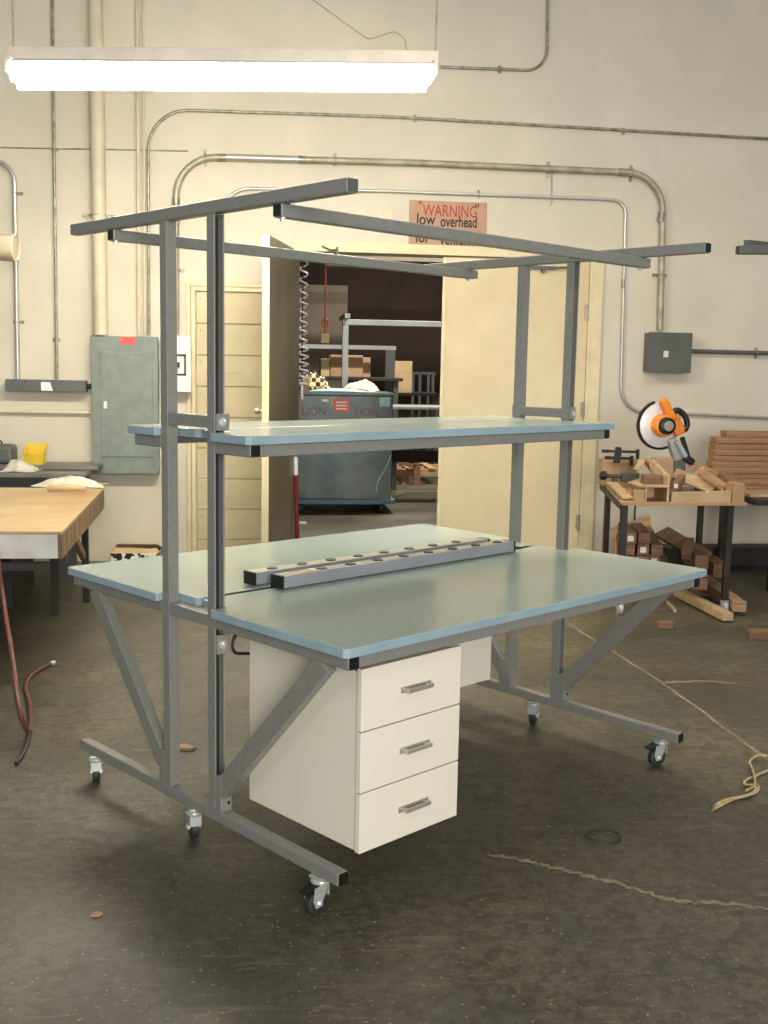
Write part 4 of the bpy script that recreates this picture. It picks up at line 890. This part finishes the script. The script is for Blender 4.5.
b = MB(); b.bar(S(682, 437, -.02), S(688, 457, -.02), .03, .03, upv=(0, 1, 0)); b.build('link_arm', M['black'], SW, bevel=.006)
b = MB(); b.bar(S(684, 457, -.03), S(693, 463, -.03), .05, .06, upv=(0, 1, 0)); b.build('saw_knob', M['black'], SW, bevel=.014)
bc = S(678, 478); b = MB(); b.lathe((bc.x, sy, SZ), (0, 0, 1), [(.001, .13), (.03, .13), (.045, .12), (.045, .01)], 30); b.build('turntable', M['castalu'], SW, smooth=True)
b = MB(); b.box((bc.x-.2, sy+.0, SZ+.001), (bc.x+.2, sy+.12, SZ+.04)); b.box((bc.x-.2, sy+.03, SZ+.04), (bc.x-.04, sy+.05, SZ+.10)); b.box((bc.x+.05, sy+.03, SZ+.04), (bc.x+.2, sy+.05, SZ+.10)); b.build('saw_fence', M['castalu'], SW, bevel=.003)
zA_ = S(676, 458).z; b = MB(); b.box((bc.x-.035, sy-.03, SZ+.04), (bc.x+.04, sy+.05, zA_)); b.build('pivot_post', M['boxgrey'], SW, bevel=.008)

# second table with stacked planks
T3 = thing('plank_table', 'dark table at the right edge carrying the stack of planks', 'table', (3.8, 7.6, 0))
PZ = .66
MB().box((3.42, 7.05, PZ-.04), (5.0, 8.3, PZ)).build('table_top', M['darksteel'], T3, bevel=.003)
for x in (3.62, 4.9):
    for y in (7.13, 7.98): MB().box((x-.03, y-.03, 0), (x+.03, y+.03, PZ-.04)).build('leg', M['darksteel'], T3)
yS = 7.62; zt_ = W(720, 431, yS).z; n = 10; ph = (zt_-PZ)/n
lefts = [712, 712, 713, 714, 713, 714.5, 714, 715, 715, 726]
for k in range(n):
    x0 = W(lefts[k], 450, yS).x; z0 = PZ+.0005+k*ph
    off = random.uniform(-.015, .015)
    b = MB(); b.box((x0+.0, yS+off, z0), (x0+1.3, yS+.12+off, z0+ph-.002)); o = b.build('plank', M['plank'], bevel=.003)
    names = ['bottom plank of the stack at the right edge', 'second plank up in the stack at the right edge', 'third plank up in the stack at the right edge', 'fourth plank up in the stack at the right edge', 'fifth plank up in the stack at the right edge', 'sixth plank up in the stack at the right edge', 'fourth plank from the top of the right edge stack', 'third plank from the top of the right edge stack', 'second plank from the top of the right edge stack', 'topmost shorter plank of the stack at the right edge']
    tag(o, names[k], 'plank', 'planks stacked at the right edge')
# piece lying in front of the stack
b = MB(); b.box((3.45, 7.2, PZ+.001), (4.6, 7.5, PZ+.022)); tag(b.build('plank', M['wood3'], bevel=.002), 'flat pale board lying in front of the plank stack', 'plank')
# wood pile under saw table
def beam(label, p0, p1, z0, z1, w_, h, m, end=False, group='timber heaped under the saw table'):
    a, c = FL(*p0, z0), FL(*p1, z1); b = MB(); b.bar(a, c, w_, h); o = b.build('timber_piece', m, bevel=.002); tag(o, label, 'timber', group)
    return o
rows = [3, 3, 3, 3, 2]
words = ['bottom', 'second', 'third', 'fourth', 'top']; cols = ['left', 'middle', 'right']
xl = W(628, 545, 7.2).x
for ri, n_ in enumerate(rows):
    for i in range(n_):
        x = xl+i*.097+ri*.004+random.uniform(-.004, .004); yy = 7.2+random.uniform(-.02, .02); zc_ = .04+ri*.082
        b = MB(); b.bar((x+.12, yy+.5, zc_), (x, yy, zc_), .082, .078); o = b.build('timber_piece', M['wood2'], bevel=.002)
        pos = cols[i] if n_ == 3 else ('left', 'right')[i]
        tag(o, 'square reddish stick in the tagged stack under the saw table, %s row, %s one' % (words[ri], pos), 'timber', 'tagged sticks stacked under the saw table')
        if (i+ri) % 2 == 0:
            d_ = Vector((-.233, -.97, 0)).normalized(); e_ = Vector((x, yy, zc_)); b = MB(); b.bar(e_+d_*.0008, e_+d_*.002, .04, .04); b.build('white_tag', M['white'], o)
def lean(label, p0, p1, w_, h, m, roll=0):
    a_, b_ = W(*p0), W(*p1); b = MB(); b.bar(a_, b_, w_, h, roll=roll); tag(b.build('timber_piece', m, bevel=.002), label, 'timber', 'timber heaped under the saw table')
lean('dark board leaning down behind the heap, next to the tagged stack', (648, 528, 8.15), (664, 560, 7.45), .05, .035, M['wood2'])
lean('long wide grey-brown board sloping down right under the saw table', (662, 532, 7.9), (704, 557, 7.10), .12, .035, M['apron_wood'], roll=.5)
lean('short square brown block on top of the sloping board', (690, 541, 6.90), (686, 556, 6.80), .06, .07, M['wood2'])
lean('thick brown beam end below the wide sloping board', (690, 556, 6.95), (702, 562, 6.7), .09, .09, M['wood2'])
lean('rounded brown beam end lowest right of the thick beam', (710, 562, 6.95), (720, 571, 6.72), .09, .09, M['wood2'])
lean('brown block low in the middle of the timber heap', (699, 578, 6.9), (700, 584, 6.6), .09, .075, M['wood2'])
beam('long tan beam pointing to the lower right out of the heap', (700, 578), (740, 607), .10, .06, .085, .065, M['wood'])
beam('long pale beam lying lowest in front of the heap', (678, 592), (728, 617), .035, .035, .07, .05, M['wood3'])
solid('large brown block carrying the timber heap from below', 690, 712, 588, 6.98, M['wood2'], .3, z0=.001)
beam('thin pale stick lying in front of the timber heap', (667, 602), (675, 611), .012, .012, .02, .02, M['wood3'], group=None)
beam('reddish short block lying alone on the floor before the saw table', (658, 624), (673, 625), .025, .025, .05, .045, M['wood2'], group=None)
beam('brown block at the right edge on the floor before the dark table', (748, 634), (778, 634), .025, .025, .07, .05, M['wood2'], group=None)
# pale board leaning on wall behind
b = MB(); b.hexa([(2.80, 8.05, 0), (3.12, 8.05, 0), (3.12, 8.07, 0), (2.80, 8.07, 0), (2.80, 8.25, .28), (3.12, 8.25, .38), (3.12, 8.27, .38), (2.80, 8.27, .28)]); tag(b.build('leaning_board', M['wood']), 'small tan board leaning behind the left legs of the saw table', 'board')
# cord hanging behind saw table
b = MB(); b.tube(smoothp([W(636, 500, 8.3), W(634, 520, 8.3), W(637, 540, 8.3), Vector((3.05, 8.3, .01))], 2), .008, 8); tag(b.build('power_cable', M['wire'], smooth=True), 'black cable hanging down the wall behind the saw table', 'cable')
# low dark box added to darken the foot of the wall at right
b = MB(); b.box((3.2, 8.08, 0), (4.9, 8.3, .15)); tag(b.build('dark_base_box', M['darksteel'], bevel=.005), 'long low dark box added to darken the wall base behind the right edge table', 'dark box')
# frame reaching in at the right edge
c = W(737, 250, 5.0)
t = thing('overhead_frame', 'dark grey steel beam with black cap reaching in from the right edge', 'frame', (c.x+.55, 5.0, 0))
MB().bar((c.x+.004, 5.0, c.z), (c.x+1.2, 5.0, c.z+.03), .04, .04).build('beam', M['boxgrey'], t, bevel=.003)
MB().box((c.x, 4.984, c.z-.016), (c.x+.006, 5.016, c.z+.017)).build('end_cap', M['black'], t)
MB().bar((c.x+.055, 5.02, c.z+.035), (c.x+.4, 5.3, c.z+.055), .03, .03).build('side_rail', M['boxgrey'], t)
MB().box((c.x+.53, 4.98, 0), (c.x+.57, 5.02, c.z-.008)).build('post', M['boxgrey'], t, bevel=.003)
MB().box((c.x+.53, 4.6, 0), (c.x+.57, 5.4, .04)).build('foot', M['boxgrey'], t)

# ================================================================== FLOOR ITEMS
random.seed(11)
def ribbon(label, px, w_, name, m=None):
    pts = smoothp([FL(*p, .0) for p in px], 3); rnd = random.Random(len(px)*7+int(w_*1e5)); b = MB(); L_ = []; R__ = []
    for i, p in enumerate(pts):
        a_ = pts[max(i-1, 0)]; c_ = pts[min(i+1, len(pts)-1)]; d_ = (c_-a_).normalized(); s_ = Vector((-d_.y, d_.x, 0))
        ww = w_*(.5+rnd.random()*.9)*.5; j = s_*rnd.uniform(-.5, .5)*w_
        L_.append(b.bm.verts.new(p+j+s_*ww+Vector((0, 0, .0012)))); R__.append(b.bm.verts.new(p+j-s_*ww+Vector((0, 0, .0012))))
    for i in range(len(pts)-1): b._f([L_[i], L_[i+1], R__[i+1], R__[i]])
    o = b.build(name, M['dust']); return struct(o)
ribbon('', [(487, 854), (520, 860), (545, 866), (575, 873), (600, 880), (630, 887), (660, 897), (690, 903), (735, 904), (790, 912)], .020, 'trim_6')
ribbon('', [(560, 618), (612, 652), (665, 684), (720, 725), (770, 762)], .014, 'trim_7')
ribbon('', [(662, 683), (700, 681), (735, 684)], .022, 'trim_8')
# wire ring
c = FL(603.5, 838); 
def ring(cc, r, zz, ph): return [(cc.x+r*cos(a)*1.0, cc.y+r*.86*sin(a), zz+.004*sin(a*2+ph)) for a in [k*2*pi/40 for k in range(40)]]
t = thing('wire_coil', 'thin black wire ring lying on the concrete floor in front of the workbench', 'wire', (c.x, c.y, 0))
MB().tube(ring(c, .057, .006, 0), .0012, 6, closed=True).build('wire_loop', M['wire'], t)
MB().tube(ring(c-Vector((.004, .004, 0)), .057, .008, 2), .0012, 6, closed=True).build('wire_loop', M['wire'], t)
# rope
t = thing('jute_rope', 'frayed tan rope with loose loops on the floor at the right edge', 'rope', (FL(745, 795).x, FL(745, 795).y, 0))
def rz_(p): return FL(680+p[0]/8.727, 740+p[1]/8.727, .006)
MB().tube(smoothp([rz_(p) for p in ((300, 600), (400, 545), (500, 500), (600, 480), (680, 450), (690, 400), (640, 395), (580, 395), (550, 380), (580, 345), (640, 325), (700, 290), (800, 255), (900, 250))], 2), .0055, 8).build('rope_strand', M['rope'], t, smooth=True)
MB().tube(smoothp([rz_(p)+Vector((0, 0, .008)) for p in ((655, 400), (650, 330), (625, 250), (600, 210), (640, 165), (700, 145), (760, 155), (850, 190))], 2), .005, 8).build('rope_strand', M['rope'], t, smooth=True)
MB().tube(smoothp([rz_(p)+Vector((0, 0, .006)) for p in ((310, 580), (400, 530), (520, 515), (640, 480), (675, 420), (600, 440), (580, 460))], 2), .0055, 8).build('rope_strand', M['rope'], t, smooth=True)
b = MB()
for k in range(7): b.tube([rz_((320, 590)), rz_((285+random.uniform(-15, 15), 570+k*9))], .0014, 5)
b.build('frayed_end', M['rope'], t)
# small scraps
c = FL(186, 748, .004); b = MB(); b.prism([(c.x-.035, c.y-.015), (c.x+.02, c.y-.03), (c.x+.04, c.y-.01), (c.x-.01, c.y+.03), (c.x-.035, c.y+.02)], .001, .012); tag(b.build('wood_chip', M['card']), 'small tan wood chip on the floor behind the left uprights', 'scrap')
c = FL(97, 914, .004); b = MB(); b.prism([(c.x-.016, c.y-.008), (c.x+.006, c.y-.012), (c.x+.016, c.y+.002), (c.x, c.y+.014), (c.x-.012, c.y+.008)], .001, .006); tag(b.build('wood_flake', M['card']), 'tiny tan flake lying alone on the floor at lower left', 'scrap')
